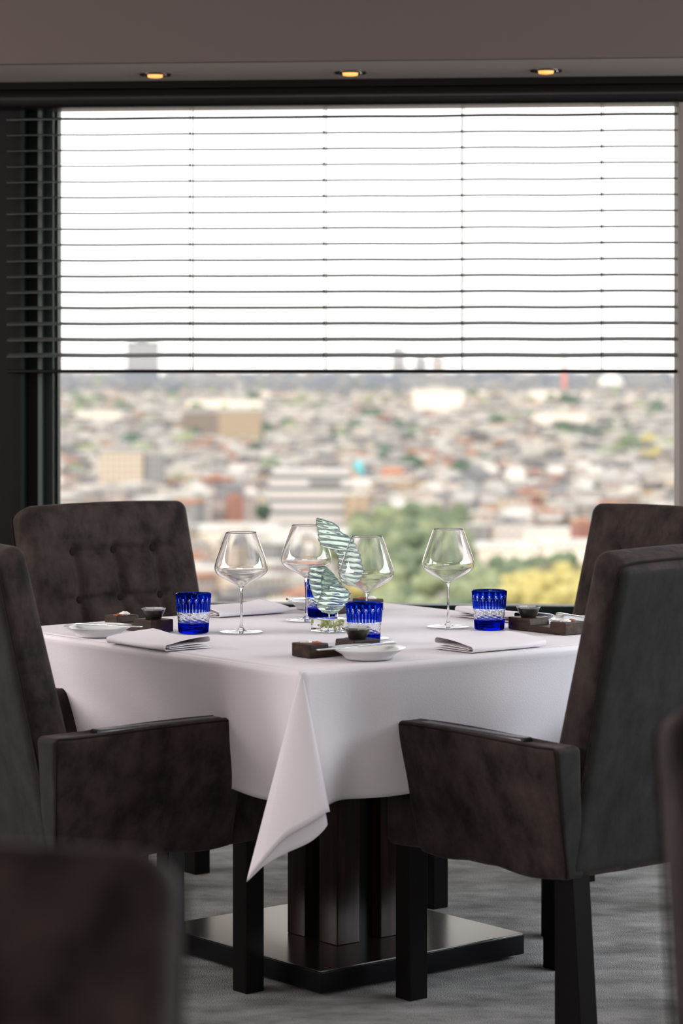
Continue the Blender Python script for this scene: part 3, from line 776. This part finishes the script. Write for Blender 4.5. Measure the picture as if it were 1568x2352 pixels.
fr_ = [(1306, 748, 756), (1310, 743, 761), (1320, 738, 769), (1334, 736, 779), (1344, 737, 787), (1352, 738, 799), (1362, 736, 806), (1375, 731, 804), (1388, 727, 796), (1398, 728, 786), (1405, 738, 778), (1409, 750, 769)]
from_bm('shell_left', shell(lf, .011, 12.5, 4.1, .010, .14), SEAGLASS, sc_)
from_bm('shell_front', shell(fr_, .0135, 12.0, 7.7, -.010, .06), SEAGLASS, sc_)
bm = bmesh.new()
for px in (756, 775):
    a = spx(px, 1400); b = spx(px-1, 1440); tube(bm, [(b[0], 0, .012), (a[0], 0, a[1]+.002)], .0012, 8)
from_bm('steel_pin', bm, STEEL, sc_)
def blk(v): return Vector((v.x*cos(TH)-v.y*sin(TH), v.x*sin(TH)+v.y*cos(TH), v.z+.0152))
bm = bmesh.new(); rbox(bm, (.068, .068, .030), .0025, 3, (4, 4, 3), lambda v: blk(v)+Vector((0, 0, .0004*sin(v.x*200)))); from_bm('crystal_block', bm, CRYSTAL, sc_)
bm = bmesh.new(); rr = random.Random(3)
for k in range(18):
    c = Vector((rr.uniform(-.022, .022), rr.uniform(-.022, .022), rr.uniform(.007, .023))); s = rr.uniform(.003, .0055); t = bmesh.ops.create_icosphere(bm, subdivisions=2, radius=s)
    for v in t['verts']: v.co = v.co*(1+.4*noise.noise(v.co*300+c*99))+c
from_bm('lime_blobs', bm, LIME, sc_)  # added lime blobs, giving the clear block its yellow-green tones

# ------------------------------------------------------------------ the city far below the window
GZ = CAMZ-75.0
def cityD(py): return F*75.0/(py-HOR)
def city_at(px, py): D = cityD(py); return Vector(((px-784)/F*D, D, GZ))
GROUND = mat('city_ground', (.3, .3, .28), .9); mottle(GROUND, (.15, .15, .125), (.32, .29, .27), .018, 4, .35, .65)
bm = bmesh.new()
v = [bm.verts.new(p) for p in ((-3500, 150, GZ), (3500, 150, GZ), (9000, 26000, GZ), (-9000, 26000, GZ))]; bm.faces.new(v)
tag(from_bm('city_ground', bm, GROUND, smooth=False), 'ground of the city far below', kind='structure')
CK = .79
def facade(name, c, win=.45, sx=3.2, sz=3.4):
    c = tuple(q*CK for q in c)
    m = mat(name, c, .8); t = N(m, 'TexCoord'); s = N(m, 'SeparateXYZ'); geo = N(m, 'NewGeometry')
    L(m, geo.outputs['Position'], s.inputs[0])
    ad = N(m, 'Math', operation='ADD'); L(m, s.outputs['X'], ad.inputs[0]); L(m, s.outputs['Y'], ad.inputs[1])
    def tri(src, per, wd):
        d = N(m, 'Math', operation='DIVIDE'); d.inputs[1].default_value = per; fr = N(m, 'Math', operation='FRACT'); lt = N(m, 'Math', operation='LESS_THAN'); lt.inputs[1].default_value = wd
        L(m, src, d.inputs[0]); L(m, d.outputs[0], fr.inputs[0]); L(m, fr.outputs[0], lt.inputs[0]); return lt.outputs[0]
    a = tri(ad.outputs[0], sx, .48); b = tri(s.outputs['Z'], sz, .52); ml = N(m, 'Math', operation='MULTIPLY'); L(m, a, ml.inputs[0]); L(m, b, ml.inputs[1])
    mx = N(m, 'MixRGB'); mx.inputs[1].default_value = (*c, 1); mx.inputs[2].default_value = (*[q*(1-win)+.02 for q in c], 1); L(m, ml.outputs[0], mx.inputs[0]); L(m, mx.outputs[0], P(m).inputs['Base Color'])
    return m
FC = {'white': facade('white_facade', (.67, .625, .60)), 'cream': facade('cream_facade', (.68, .58, .475)), 'tan': facade('tan_facade', (.50, .39, .28)), 'red brick': facade('red_brick_facade', (.40, .19, .15)),
      'grey': facade('grey_facade', (.33, .33, .34)), 'brown': facade('brown_facade', (.30, .24, .21)), 'sunny white': facade('white_facade_painted_sun', (1.18, 1.08, .94)), 'blue-grey': facade('blue_grey_haze_facade', (.20, .235, .30)), 'pink-grey': facade('pinkish_grey_facade', (.54, .465, .445))}  # sunny white paints sunlight, blue-grey paints distant haze, into the wall colour
RF = {'slate': mat('slate_roof', (0.143, 0.146, 0.158), .7), 'terracotta': mat('terracotta_roof', (0.345, 0.165, 0.105), .7), 'pale': mat('pale_flat_roof', (0.465, 0.450, 0.427), .7), 'dark': mat('dark_roof', (.10, .095, .10), .7), 'grey': mat('grey_roof', (0.315, 0.307, 0.300), .7)}
UB = {}
def unit_body(k):
    if k not in UB:
        bm = bmesh.new(); box(bm, (-.5, -.5, 0), (.5, .5, 1)); me = bpy.data.meshes.new('house_body'); bmesh.ops.recalc_face_normals(bm, faces=bm.faces[:]); bm.to_mesh(me); bm.free(); me.materials.append(FC[k]); UB[k] = me
    return UB[k]
UR = {}
def unit_roof(k, gable):
    if (k, gable) not in UR:
        bm = bmesh.new()
        if gable:
            p = [(-.52, -.52, 1), (.52, -.52, 1), (.52, .52, 1), (-.52, .52, 1), (-.52, 0, 1.32), (.52, 0, 1.32)]; v = [bm.verts.new(q) for q in p]
            for f in ((0, 1, 5, 4), (3, 4, 5, 2), (0, 4, 3), (1, 2, 5), (0, 3, 2, 1)): bm.faces.new([v[i] for i in f])
        else:
            box(bm, (-.51, -.51, 1), (.51, .51, 1.05)); box(bm, (-.2, -.1, 1.05), (.15, .2, 1.15))
        bmesh.ops.recalc_face_normals(bm, faces=bm.faces[:]); me = bpy.data.meshes.new('house_roof'); bm.to_mesh(me); bm.free(); me.materials.append(RF[k]); UR[k, gable] = me
    return UR[k, gable]
def building(name, px, py, w_, h, d, rot, fk, rk, gable=False, label=None, cat='building', group=None):
    p = city_at(px, py)
    o = bpy.data.objects.new(name, unit_body(fk)); COL.objects.link(o); o.location = p; o.scale = (w_, d, h); o.rotation_euler = (0, 0, rot)
    rf = bpy.data.objects.new('roof', unit_roof(rk, gable)); COL.objects.link(rf); rf.parent = o
    tag(o, label, cat, group); return o
def m_px(px_, py): return px_*cityD(py)/F
LM = []
occ = []       # landmark rectangles in x / ground-row space, kept free of generic houses
def landmark(name, x0, x1, ytop, ybase, fk, rk, label, gable=False, depth=18, rot=0, cat='building'):
    w_ = m_px(x1-x0, ybase); _p = city_at((x0+x1)/2, ybase); LM.append((_p.x-w_/2-9, _p.x+w_/2+9, _p.y-depth/2-9, _p.y+depth/2+9)); h = m_px(ybase-ytop, ybase)*.97; occ.append((x0-6, x1+6, ybase-9, ybase+14))
    return building(name, (x0+x1)/2, ybase, w_, h, depth, rot, fk, rk, gable, label, cat)
landmark('office_tower', 290, 366, 785, 872, 'grey', 'dark', 'wide grey tower block rising above the skyline on the left', depth=60)
landmark('office_tower', 899, 931, 803, 880, 'grey', 'dark', 'slim grey tower on the skyline right of centre', depth=40)
landmark('office_tower', 952, 980, 822, 880, 'grey', 'dark', 'low grey skyline block just right of the slim tower', depth=40)
landmark('office_tower', 990, 1020, 822, 882, 'pink-grey', 'dark', 'pale skyline block, second right of the slim tower', depth=40)
landmark('apartment_block', 232, 332, 1033, 1158, 'cream', 'grey', 'large plain beige slab block above the buttoned armchair', depth=24)
landmark('apartment_block', 334, 376, 1042, 1158, 'grey', 'grey', 'narrow grey windowed wing beside the beige slab block', depth=20)
landmark('apartment_block', 420, 502, 946, 1020, 'brown', 'grey', 'grey brown housing block left of the tan one', depth=40)
landmark('apartment_block', 504, 600, 941, 1030, 'tan', 'pale', 'tan brown housing block right of the grey brown one', depth=50)
landmark('brick_house', 462, 535, 1096, 1152, 'red brick', 'terracotta', 'red brick block right of the green tree clump', depth=20)
landmark('apartment_block', 826, 945, 1102, 1156, 'tan', 'pale', 'long tan orange apartment block right of the striped office', depth=18)
landmark('apartment_block', 948, 1002, 1098, 1156, 'tan', 'slate', 'tan block at the right end of the long apartment block', depth=18)
landmark('terrace_row', 1062, 1330, 1128, 1172, 'pink-grey', 'slate', 'very long low grey roofed row above the right armchairs', gable=True, depth=26)
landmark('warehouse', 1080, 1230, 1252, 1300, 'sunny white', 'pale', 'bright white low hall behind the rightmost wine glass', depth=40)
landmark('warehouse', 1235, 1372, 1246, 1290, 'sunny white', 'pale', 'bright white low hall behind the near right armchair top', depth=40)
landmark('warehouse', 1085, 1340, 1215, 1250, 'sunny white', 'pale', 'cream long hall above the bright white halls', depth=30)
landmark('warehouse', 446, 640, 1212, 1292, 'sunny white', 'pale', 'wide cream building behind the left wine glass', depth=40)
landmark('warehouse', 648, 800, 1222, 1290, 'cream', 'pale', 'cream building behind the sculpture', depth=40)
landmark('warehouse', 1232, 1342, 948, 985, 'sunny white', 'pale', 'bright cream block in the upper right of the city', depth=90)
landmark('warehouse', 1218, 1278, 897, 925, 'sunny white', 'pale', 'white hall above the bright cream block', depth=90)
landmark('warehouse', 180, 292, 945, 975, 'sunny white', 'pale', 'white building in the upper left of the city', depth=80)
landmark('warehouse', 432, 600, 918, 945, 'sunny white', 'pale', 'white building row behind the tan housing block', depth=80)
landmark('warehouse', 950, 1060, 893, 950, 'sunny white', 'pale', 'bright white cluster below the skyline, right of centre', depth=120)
landmark('warehouse', 1120, 1290, 1035, 1062, 'white', 'grey', 'pale flat roofed building above the long grey row', depth=40)
landmark('warehouse', 1180, 1222, 1025, 1046, 'sunny white', 'pale', 'small bright white roof right of centre', depth=30)
# striped white office with stepped storeys
def striped():
    ybase = 1196; p = city_at(714, ybase); occ.append((604, 826, 1180, 1214))
    r = empty('office_building', p); tag(r, 'white office building with grey horizontal window bands, centre of the city view', 'building')
    W = m_px(206, ybase); H = m_px(118, ybase); fl = H/4.4
    wm = mat('white_office_band', (.58, .55, .545), .7); gm = mat('grey_office_glazing', (.15, .165, .165), .35)
    for k in range(4):
        sh = 0 if k < 2 else (k-1)*W*.018; ww = W*(1-.0*k)-sh*2
        bm = bmesh.new(); box(bm, (-ww/2, -8+k*.7, k*fl), (ww/2, 14, k*fl+fl*.58)); from_bm('floor_band', bm, wm, r, False)
        bm = bmesh.new(); box(bm, (-ww/2+.4, -7.4+k*.7, k*fl+fl*.58), (ww/2-.4, 13.6, (k+1)*fl)); from_bm('window_band', bm, gm, r, False)
    bm = bmesh.new(); box(bm, (-W*.42, -4, 4*fl), (W*.44, 13, 4.35*fl)); from_bm('roof', bm, wm, r, False)
    bm = bmesh.new(); box(bm, (-.02*W, -6.2, 3.1*fl), (W*.33, 3, 3.5*fl)); from_bm('dark_window_strip', bm, RF['slate'], r, False)
striped()
# turquoise wrapped tower, white dome, dark domed roofs
p = city_at(824, 1128); bm = bmesh.new(); w_ = m_px(11, 1128); h = m_px(58, 1128); box(bm, (-w_, -w_, 0), (w_, w_, h)); lathe(bm, [(w_*1.1, h), (w_*.6, h*1.1), (0, h*1.3)], 12)
o = from_bm('wrapped_tower', bm, mat('turquoise_sheeting', (.12, .50, .55), .6), smooth=False); o.location = p; tag(o, 'turquoise wrapped slim tower right of the striped office', 'tower'); occ.append((810, 840, 1118, 1145))
p = city_at(1403, 900); bm = bmesh.new(); rr_ = m_px(29, 900); lathe(bm, [(rr_, 0), (rr_, rr_*.5)]+[(rr_*cos(a), rr_*.5+rr_*.9*sin(a)) for a in [pi/2*i/8 for i in range(1, 9)]], 32)
o = from_bm('domed_hall', bm, mat('white_dome', (.75, .73, .68), .6)); o.location = p; tag(o, 'round white dome on the right below the blind', 'building')
for x, y, ww, lb in ((655, 1040, 27, 'dark domed roof left of the dark tall trees'), (700, 1030, 22, 'dark grey domed roof beside the dark tall trees')):
    p = city_at(x, y); bm = bmesh.new(); r_ = m_px(ww, y); lathe(bm, [(r_, 0), (r_, r_*.35)]+[(r_*cos(a), r_*.35+r_*.75*sin(a)) for a in [pi/2*i/8 for i in range(1, 9)]], 24)
    o = from_bm('domed_building', bm, RF['dark']); o.location = p; tag(o, lb, 'building')
p = city_at(1295, 905); bm = bmesh.new(); box(bm, (-6, -6, 0), (6, 6, 150)); o = from_bm('red_mast', bm, mat('red_white_mast', (.75, .22, .14), .6), smooth=False); o.location = p; tag(o, 'slim red tower on the skyline at the right', 'tower')

# trees
TREES = []
ORD = ['first', 'second', 'third', 'fourth', 'fifth', 'sixth', 'seventh', 'eighth', 'ninth', 'tenth', 'eleventh', 'twelfth', 'thirteenth', 'fourteenth', 'fifteenth', 'sixteenth']
CM = {}
def crown_mesh(k, col):
    if (k, col) not in CM:
        rr = random.Random(k*7+1); bm = bmesh.new()
        nb = 7 if k < 3 else 5
        for b in range(nb):
            if k == 3: c = Vector((rr.uniform(-.12, .12), rr.uniform(-.12, .12), .25+.7*b/nb)); s = .28*(1-.5*b/nb)
            else: a = rr.uniform(0, 2*pi); q = rr.uniform(.1, .32); c = Vector((q*cos(a), q*sin(a), rr.uniform(.38, .78))); s = rr.uniform(.20, .30)
            t = bmesh.ops.create_icosphere(bm, subdivisions=3, radius=s)
            for v in t['verts']: v.co = v.co*(1+.35*noise.noise(v.co*14+c*9))+c
        me = bpy.data.meshes.new('tree_crown'); bm.to_mesh(me); bm.free(); me.shade_smooth(); me.materials.append(col); CM[k, col] = me
    return CM[k, col]
def leaf(name, a, b):
    a = tuple(q*.72 for q in a); b = tuple(q*.72 for q in b); m = mat(name, a, .8); mottle(m, a, b, 9, 5, .35, .65); return m
LF = {'dark green': leaf('dark_green_foliage', (.030, .075, .045), (.075, .14, .085)), 'green': leaf('green_foliage', (.10, .145, .085), (.20, .26, .15)), 'light green': leaf('light_green_foliage', (.19, .24, .125), (.35, .40, .235)),
      'yellow-green': leaf('yellow_green_foliage', (.38, .34, .10), (.66, .57, .22)), 'olive brown': leaf('olive_brown_foliage', (.16, .15, .07), (.30, .26, .13))}
TRUNK = mat('tree_bark', (.08, .06, .045), .9)
bm = bmesh.new(); tube(bm, [(0, 0, 0), (0, 0, .45)], [.03, .02], 8); TM = bpy.data.meshes.new('trunk'); bm.to_mesh(TM); bm.free(); TM.materials.append(TRUNK)
def tree(px, py, wpx, hpx, col, k, label, group=None):
    p = city_at(px, py); TREES.append((p.x, p.y, m_px(wpx, py)*.55)); o = empty('city_tree', p, random.Random(px+py).uniform(0, 6)); s = m_px(wpx, py); h = m_px(hpx, py); o.scale = (s, s, h)
    c = bpy.data.objects.new('crown', crown_mesh(k, LF[col])); COL.objects.link(c); c.parent = o
    t = bpy.data.objects.new('trunk', TM); COL.objects.link(t); t.parent = o
    tag(o, label, 'tree', group); return o
rt = random.Random(11)
def clump(x0, x1, y0, y1, n, wp, col, k, lb):
    """a group of trees; lb = (short place phrase); rows by depth, counted from the left"""
    P_ = []
    for i in range(n):
        x = rt.uniform(x0, x1); y = rt.uniform(y0, y1); s = rt.uniform(.85, 1.2)
        for _ in range(30):
            if all(abs(x-q[0]) > wp*.42 or abs(y-q[1]) > (y1-y0)*.16+1 for q in P_): break
            x = rt.uniform(x0, x1); y = rt.uniform(y0, y1)
        P_.append((x, y, s, rt.choice(col) if isinstance(col, tuple) else col))
    nr_ = 3 if n > 12 else 2 if n > 5 else 1
    P_.sort(key=lambda q: -q[1]); rows_ = [P_[i*n//nr_:(i+1)*n//nr_] for i in range(nr_)]
    rn = {3: ('nearest', 'middle', 'farthest'), 2: ('nearer', 'farther'), 1: ('',)}[nr_]
    for r_, nm in zip(rows_, rn):
        r_.sort()
        for i, (x, y, s, c) in enumerate(r_):
            t_ = '%s tree%s%s %s' % (c, (', '+ORD[i]+' from left') if len(r_) > 1 else '', (' in '+nm+' row') if nm else '', lb)
            tree(x, y, wp*s, wp*s*(1.9 if k == 3 else 1.05), c, k if k == 3 else rt.randrange(3), t_, 'trees '+lb)
clump(392, 446, 1128, 1160, 6, 46, ('light green', 'green'), 0, 'left of the red brick block')
clump(602, 604, 1203, 1205, 1, 52, 'dark green', 0, 'at the lower left corner of the striped office')
clump(1106, 1108, 1108, 1110, 1, 52, 'dark green', 0, 'standing alone above the long grey row')
for x, lb in ((1337, 'left dark tree of the pair at the end of the long grey row'), (1370, 'right dark tree of the pair at the end of the long grey row')): tree(x, 1170, 34, 66, 'dark green', 3, lb)
clump(1290, 1440, 1010, 1035, 16, 42, ('dark green', 'green'), 0, 'of the park, upper right')
clump(1420, 1555, 1045, 1085, 16, 44, ('yellow-green', 'light green', 'green'), 0, 'beside the right column')
clump(1250, 1350, 1170, 1195, 8, 36, ('dark green', 'green'), 0, 'below the long grey row')
tree(762, 1046, 30, 56, 'dark green', 3, 'tall dark tree beside the dark domed roofs'); clump(690, 740, 1044, 1054, 4, 32, ('green', 'dark green'), 0, 'under the dark domed roofs')
clump(845, 885, 1036, 1044, 3, 34, 'dark green', 0, 'right of the dark domed roofs'); clump(1290, 1322, 938, 944, 3, 30, ('green', 'dark green'), 0, 'by the white hall, upper right')
clump(160, 215, 1040, 1060, 6, 30, ('green', 'light green', 'dark green'), 0, 'left of the beige slab block'); clump(125, 170, 992, 1000, 3, 28, ('light green',), 0, 'by the left window frame')
clump(825, 850, 968, 985, 3, 28, ('dark green',), 0, 'far out, middle of the city')
clump(810, 1060, 1240, 1300, 28, 74, ('light green', 'green'), 0, 'of the wood above the sculpture')
clump(825, 1045, 1310, 1400, 20, 90, ('green', 'light green'), 0, 'of the wood right of the sculpture')
clump(1050, 1210, 1370, 1440, 16, 84, ('green', 'light green', 'green'), 0, 'behind the rightmost wine glass')
clump(850, 1190, 1450, 1490, 12, 100, ('green', 'light green'), 0, 'lowest above the table')
clump(1165, 1350, 1405, 1465, 20, 104, ('yellow-green',), 0, 'left of the near right armchair')
clump(1190, 1350, 1355, 1380, 12, 74, ('olive brown', 'green'), 0, 'behind the yellow-green trees')
clump(450, 800, 1300, 1420, 14, 50, ('green', 'light green'), 0, 'behind the leftmost glass')
clump(800, 960, 1385, 1410, 5, 60, ('yellow-green',), 0, 'just above the table edge')

# ordinary houses
rh = random.Random(21)
def zone(px, py):
    xs = [(230, 'beside the left window frame'), (450, 'around the beige slab block'), (615, 'around the red brick block'), (830, 'around the striped office'), (1050, 'around the long tan apartment block'), (1340, 'around the long grey row'), (9999, 'beside the right column')]
    h = next(t for x, t in xs if px < x)
    d = 'nearest and lowest in the view' if py > 1210 else 'in the middle distance' if py > 1080 else 'farther off'
    return h, d
cols = ['white']*9+['cream']*8+['tan']*3+['red brick']*1+['grey']*4+['brown']*1+['pink-grey']*7
roofs = ['slate']*5+['terracotta']*2+['pale']*10+['dark']*2+['grey']*5
cand = []
py = 1440.
while py > 864:
    D = cityD(py); wpx = 13*F/D*1.0; px = rh.uniform(-30, 0)+ -120
    while px < 1700:
        w_ = rh.uniform(6.5, 15)*(1 if D < 4000 else 1+(D-4000)/3000); h = rh.uniform(7, 15)*(1 if D < 5000 else 1+(D-5000)/5000); d = rh.uniform(9, 14)*(1 if D < 2500 else 2)
        wp = w_*F/D
        if rh.random() > .20:
            yy = py+rh.uniform(-.35, .35)*12*F*75/D/D*1.2
            if not any(a < px < b and c < yy < e for a, b, c, e in occ) and not (px > 815 and yy > 1225 and not (px > 1060 and yy < 1300)) and not (440 < px < 810 and 1200 < yy < 1292):
                q = city_at(px, yy); rr_ = max(w_, d)*.62
                if not any(l[0] < q.x < l[1] and l[2] < q.y < l[3] for l in LM) and not any((q.x-t[0])**2+(q.y-t[1])**2 < (rr_+t[2])**2 for t in TREES):
                    cand.append((yy, px, w_, h, d))
        px += wp*rh.uniform(1.0, 1.5)
    step = 24*F*75/D/D if D < 2500 else 40*F*75/D/D
    py -= max(1.5, step)
rh.shuffle(cols)
near = sorted(cand, key=lambda c: -c[0])
vis = [c for c in near if 100 < c[1] < 1570 and c[0] < 1400 and not (c[1] < 440 and c[0] > 1175) and not (c[1] > 1350 and c[0] > 1180)]
indiv = vis[:240]; keep = set(id(c) for c in indiv)
rest = [c for c in near if id(c) not in keep]
pk = []
for c in indiv:
    fk = rh.choice(cols); rk = rh.choice(roofs)
    if fk == 'red brick' and rh.random() < .5: rk = 'terracotta'
    pk.append((c, fk, rk))
NB = 12; seen_ = {}
for b in range(NB):
    row = sorted(pk[b*len(pk)//NB:(b+1)*len(pk)//NB], key=lambda q: q[0][1])
    for c, fk, rk in row:
        yy, px, w_, h, d = c; k = (b, fk, rk); i = seen_[k] = seen_.get(k, -1)+1; more = sum(1 for q in row if q[1] == fk and q[2] == rk) > 1
        lb = '%s house with %s roof, %s%s nearest row of city houses' % (fk, rk, ORD[i]+' such from left, ' if more else '', '' if b == 0 else ORD[b])
        building('city_house', px, yy, w_, h, d, rh.choice((0, .3, -.4, .8, 1.3)), fk, rk, rh.random() < .5, lb.replace(',  ', ', ').replace(', nearest', ', nearest'), 'house', 'blurred houses of the city')
# the wider city to both sides of the view and closer in
for (ya, yb, xa, xb) in ((1440, 866, -1700, -130), (1440, 866, 1700, 3300), (1900, 1442, -900, 2500)):
    py = ya
    while py > yb:
        D = cityD(py); px = xa+rh.uniform(0, 40)
        while px < xb:
            w_ = rh.uniform(9, 18)*(1 if D < 3000 else 1+(D-3000)/2500)
            q = city_at(px, py)
            if rh.random() > .2 and not (790 < px < 1420 and 1440 < py < 1560) and not any((q.x-t[0])**2+(q.y-t[1])**2 < (9+t[2])**2 for t in TREES if abs(t[0]-q.x) < 40): rest.append((py, px, w_, rh.uniform(7, 15), rh.uniform(9, 14)))
            px += w_*F/D*rh.uniform(1.0, 1.6)
        py -= max(2.6, 30*F*75/D/D)
# the rest of the city, too many and too small to count
MK = list(FC)+list(RF); bm = bmesh.new()
for yy, px, w_, h, d in rest:
    p = city_at(px, yy); a = rh.choice((0, .3, -.4, .8, 1.3)); ca, sa = cos(a), sin(a); far = yy < 912; fk = list(FC).index(rh.choice(['blue-grey']*5+['grey']*3+['pink-grey', 'white'] if far else (['sunny white']*5+['cream', 'white', 'pink-grey']) if 912 < yy < 985 and rh.random() < (.55 if px > 560 else .3) else cols)); rk = len(FC)+list(RF).index(rh.choice(['slate', 'slate', 'dark', 'grey'] if far else roofs))  # far rows get haze-tinted walls, a middle band gets painted-sunlight walls
    def tr(v): return Vector((p.x+v.x*ca-v.y*sa, p.y+v.x*sa+v.y*ca, GZ+v.z))
    box(bm, (-w_/2, -d/2, 0), (w_/2, d/2, h), tr, fk); box(bm, (-w_/2-.3, -d/2-.3, h), (w_/2+.3, d/2+.3, h+1.2 if rh.random() < .5 else h+3), tr, rk)
o = from_bm('distant_city_buildings', bm, [FC[k] for k in FC]+[RF[k] for k in RF], smooth=False)
tag(o, 'countless small distant buildings out to the hazy horizon', 'buildings', kind='stuff')
bm = bmesh.new(); rk_ = random.Random(77)
for k in range(150):
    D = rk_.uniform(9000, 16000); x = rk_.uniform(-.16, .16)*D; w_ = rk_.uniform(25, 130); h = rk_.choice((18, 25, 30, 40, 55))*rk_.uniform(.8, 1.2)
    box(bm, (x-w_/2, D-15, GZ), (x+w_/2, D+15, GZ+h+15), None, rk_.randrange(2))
o = from_bm('skyline_buildings', bm, [FC['blue-grey'], FC['grey']], smooth=False); tag(o, 'countless hazy blue grey blocks along the far skyline behind the last blind slats', 'buildings', kind='stuff')  # bluish haze of distance is put into these wall colours
bm = bmesh.new()
for k in range(230):
    py = 1130-(rh.random()**.5)*255; p = city_at(rh.uniform(-150, 1720), py); s = rh.uniform(5, 9)*(1+cityD(py)/7000)
    if any(l[0]-s < p.x < l[1]+s and l[2]-s < p.y < l[3]+s for l in LM): continue
    t = bmesh.ops.create_icosphere(bm, subdivisions=2, radius=s, matrix=Matrix.Translation(p+Vector((0, 0, s*.9))))
    for v in t['verts']: v.co += (v.co-p).normalized()*s*.3*noise.noise(v.co*.12)
    for f in {f for v in t['verts'] for f in v.link_faces}: f.material_index = k % 3
o = from_bm('distant_city_trees', bm, [LF['green'], LF['dark green'], LF['light green']]); tag(o, 'countless small trees scattered through the distant city', 'trees', kind='stuff')
# haze over the city
bm = bmesh.new(); box(bm, (-6000, 500, GZ-5), (6000, 24000, GZ+420)); hz = from_bm('city_haze', bm, [], smooth=False)
hm_ = bpy.data.materials.new('pale_blue_haze'); hm_.use_nodes = True; hm_.node_tree.nodes.clear()
vn = N(hm_, 'VolumeScatter'); vn.inputs['Color'].default_value = (.86, .92, 1.0, 1); vn.inputs['Density'].default_value = 1.9e-5; vn.inputs['Anisotropy'].default_value = .2
on = N(hm_, 'OutputMaterial'); L(hm_, vn.outputs[0], on.inputs['Volume']); hz.data.materials.append(hm_)
tag(hz, 'thin pale haze over the distant city', 'haze', kind='stuff')
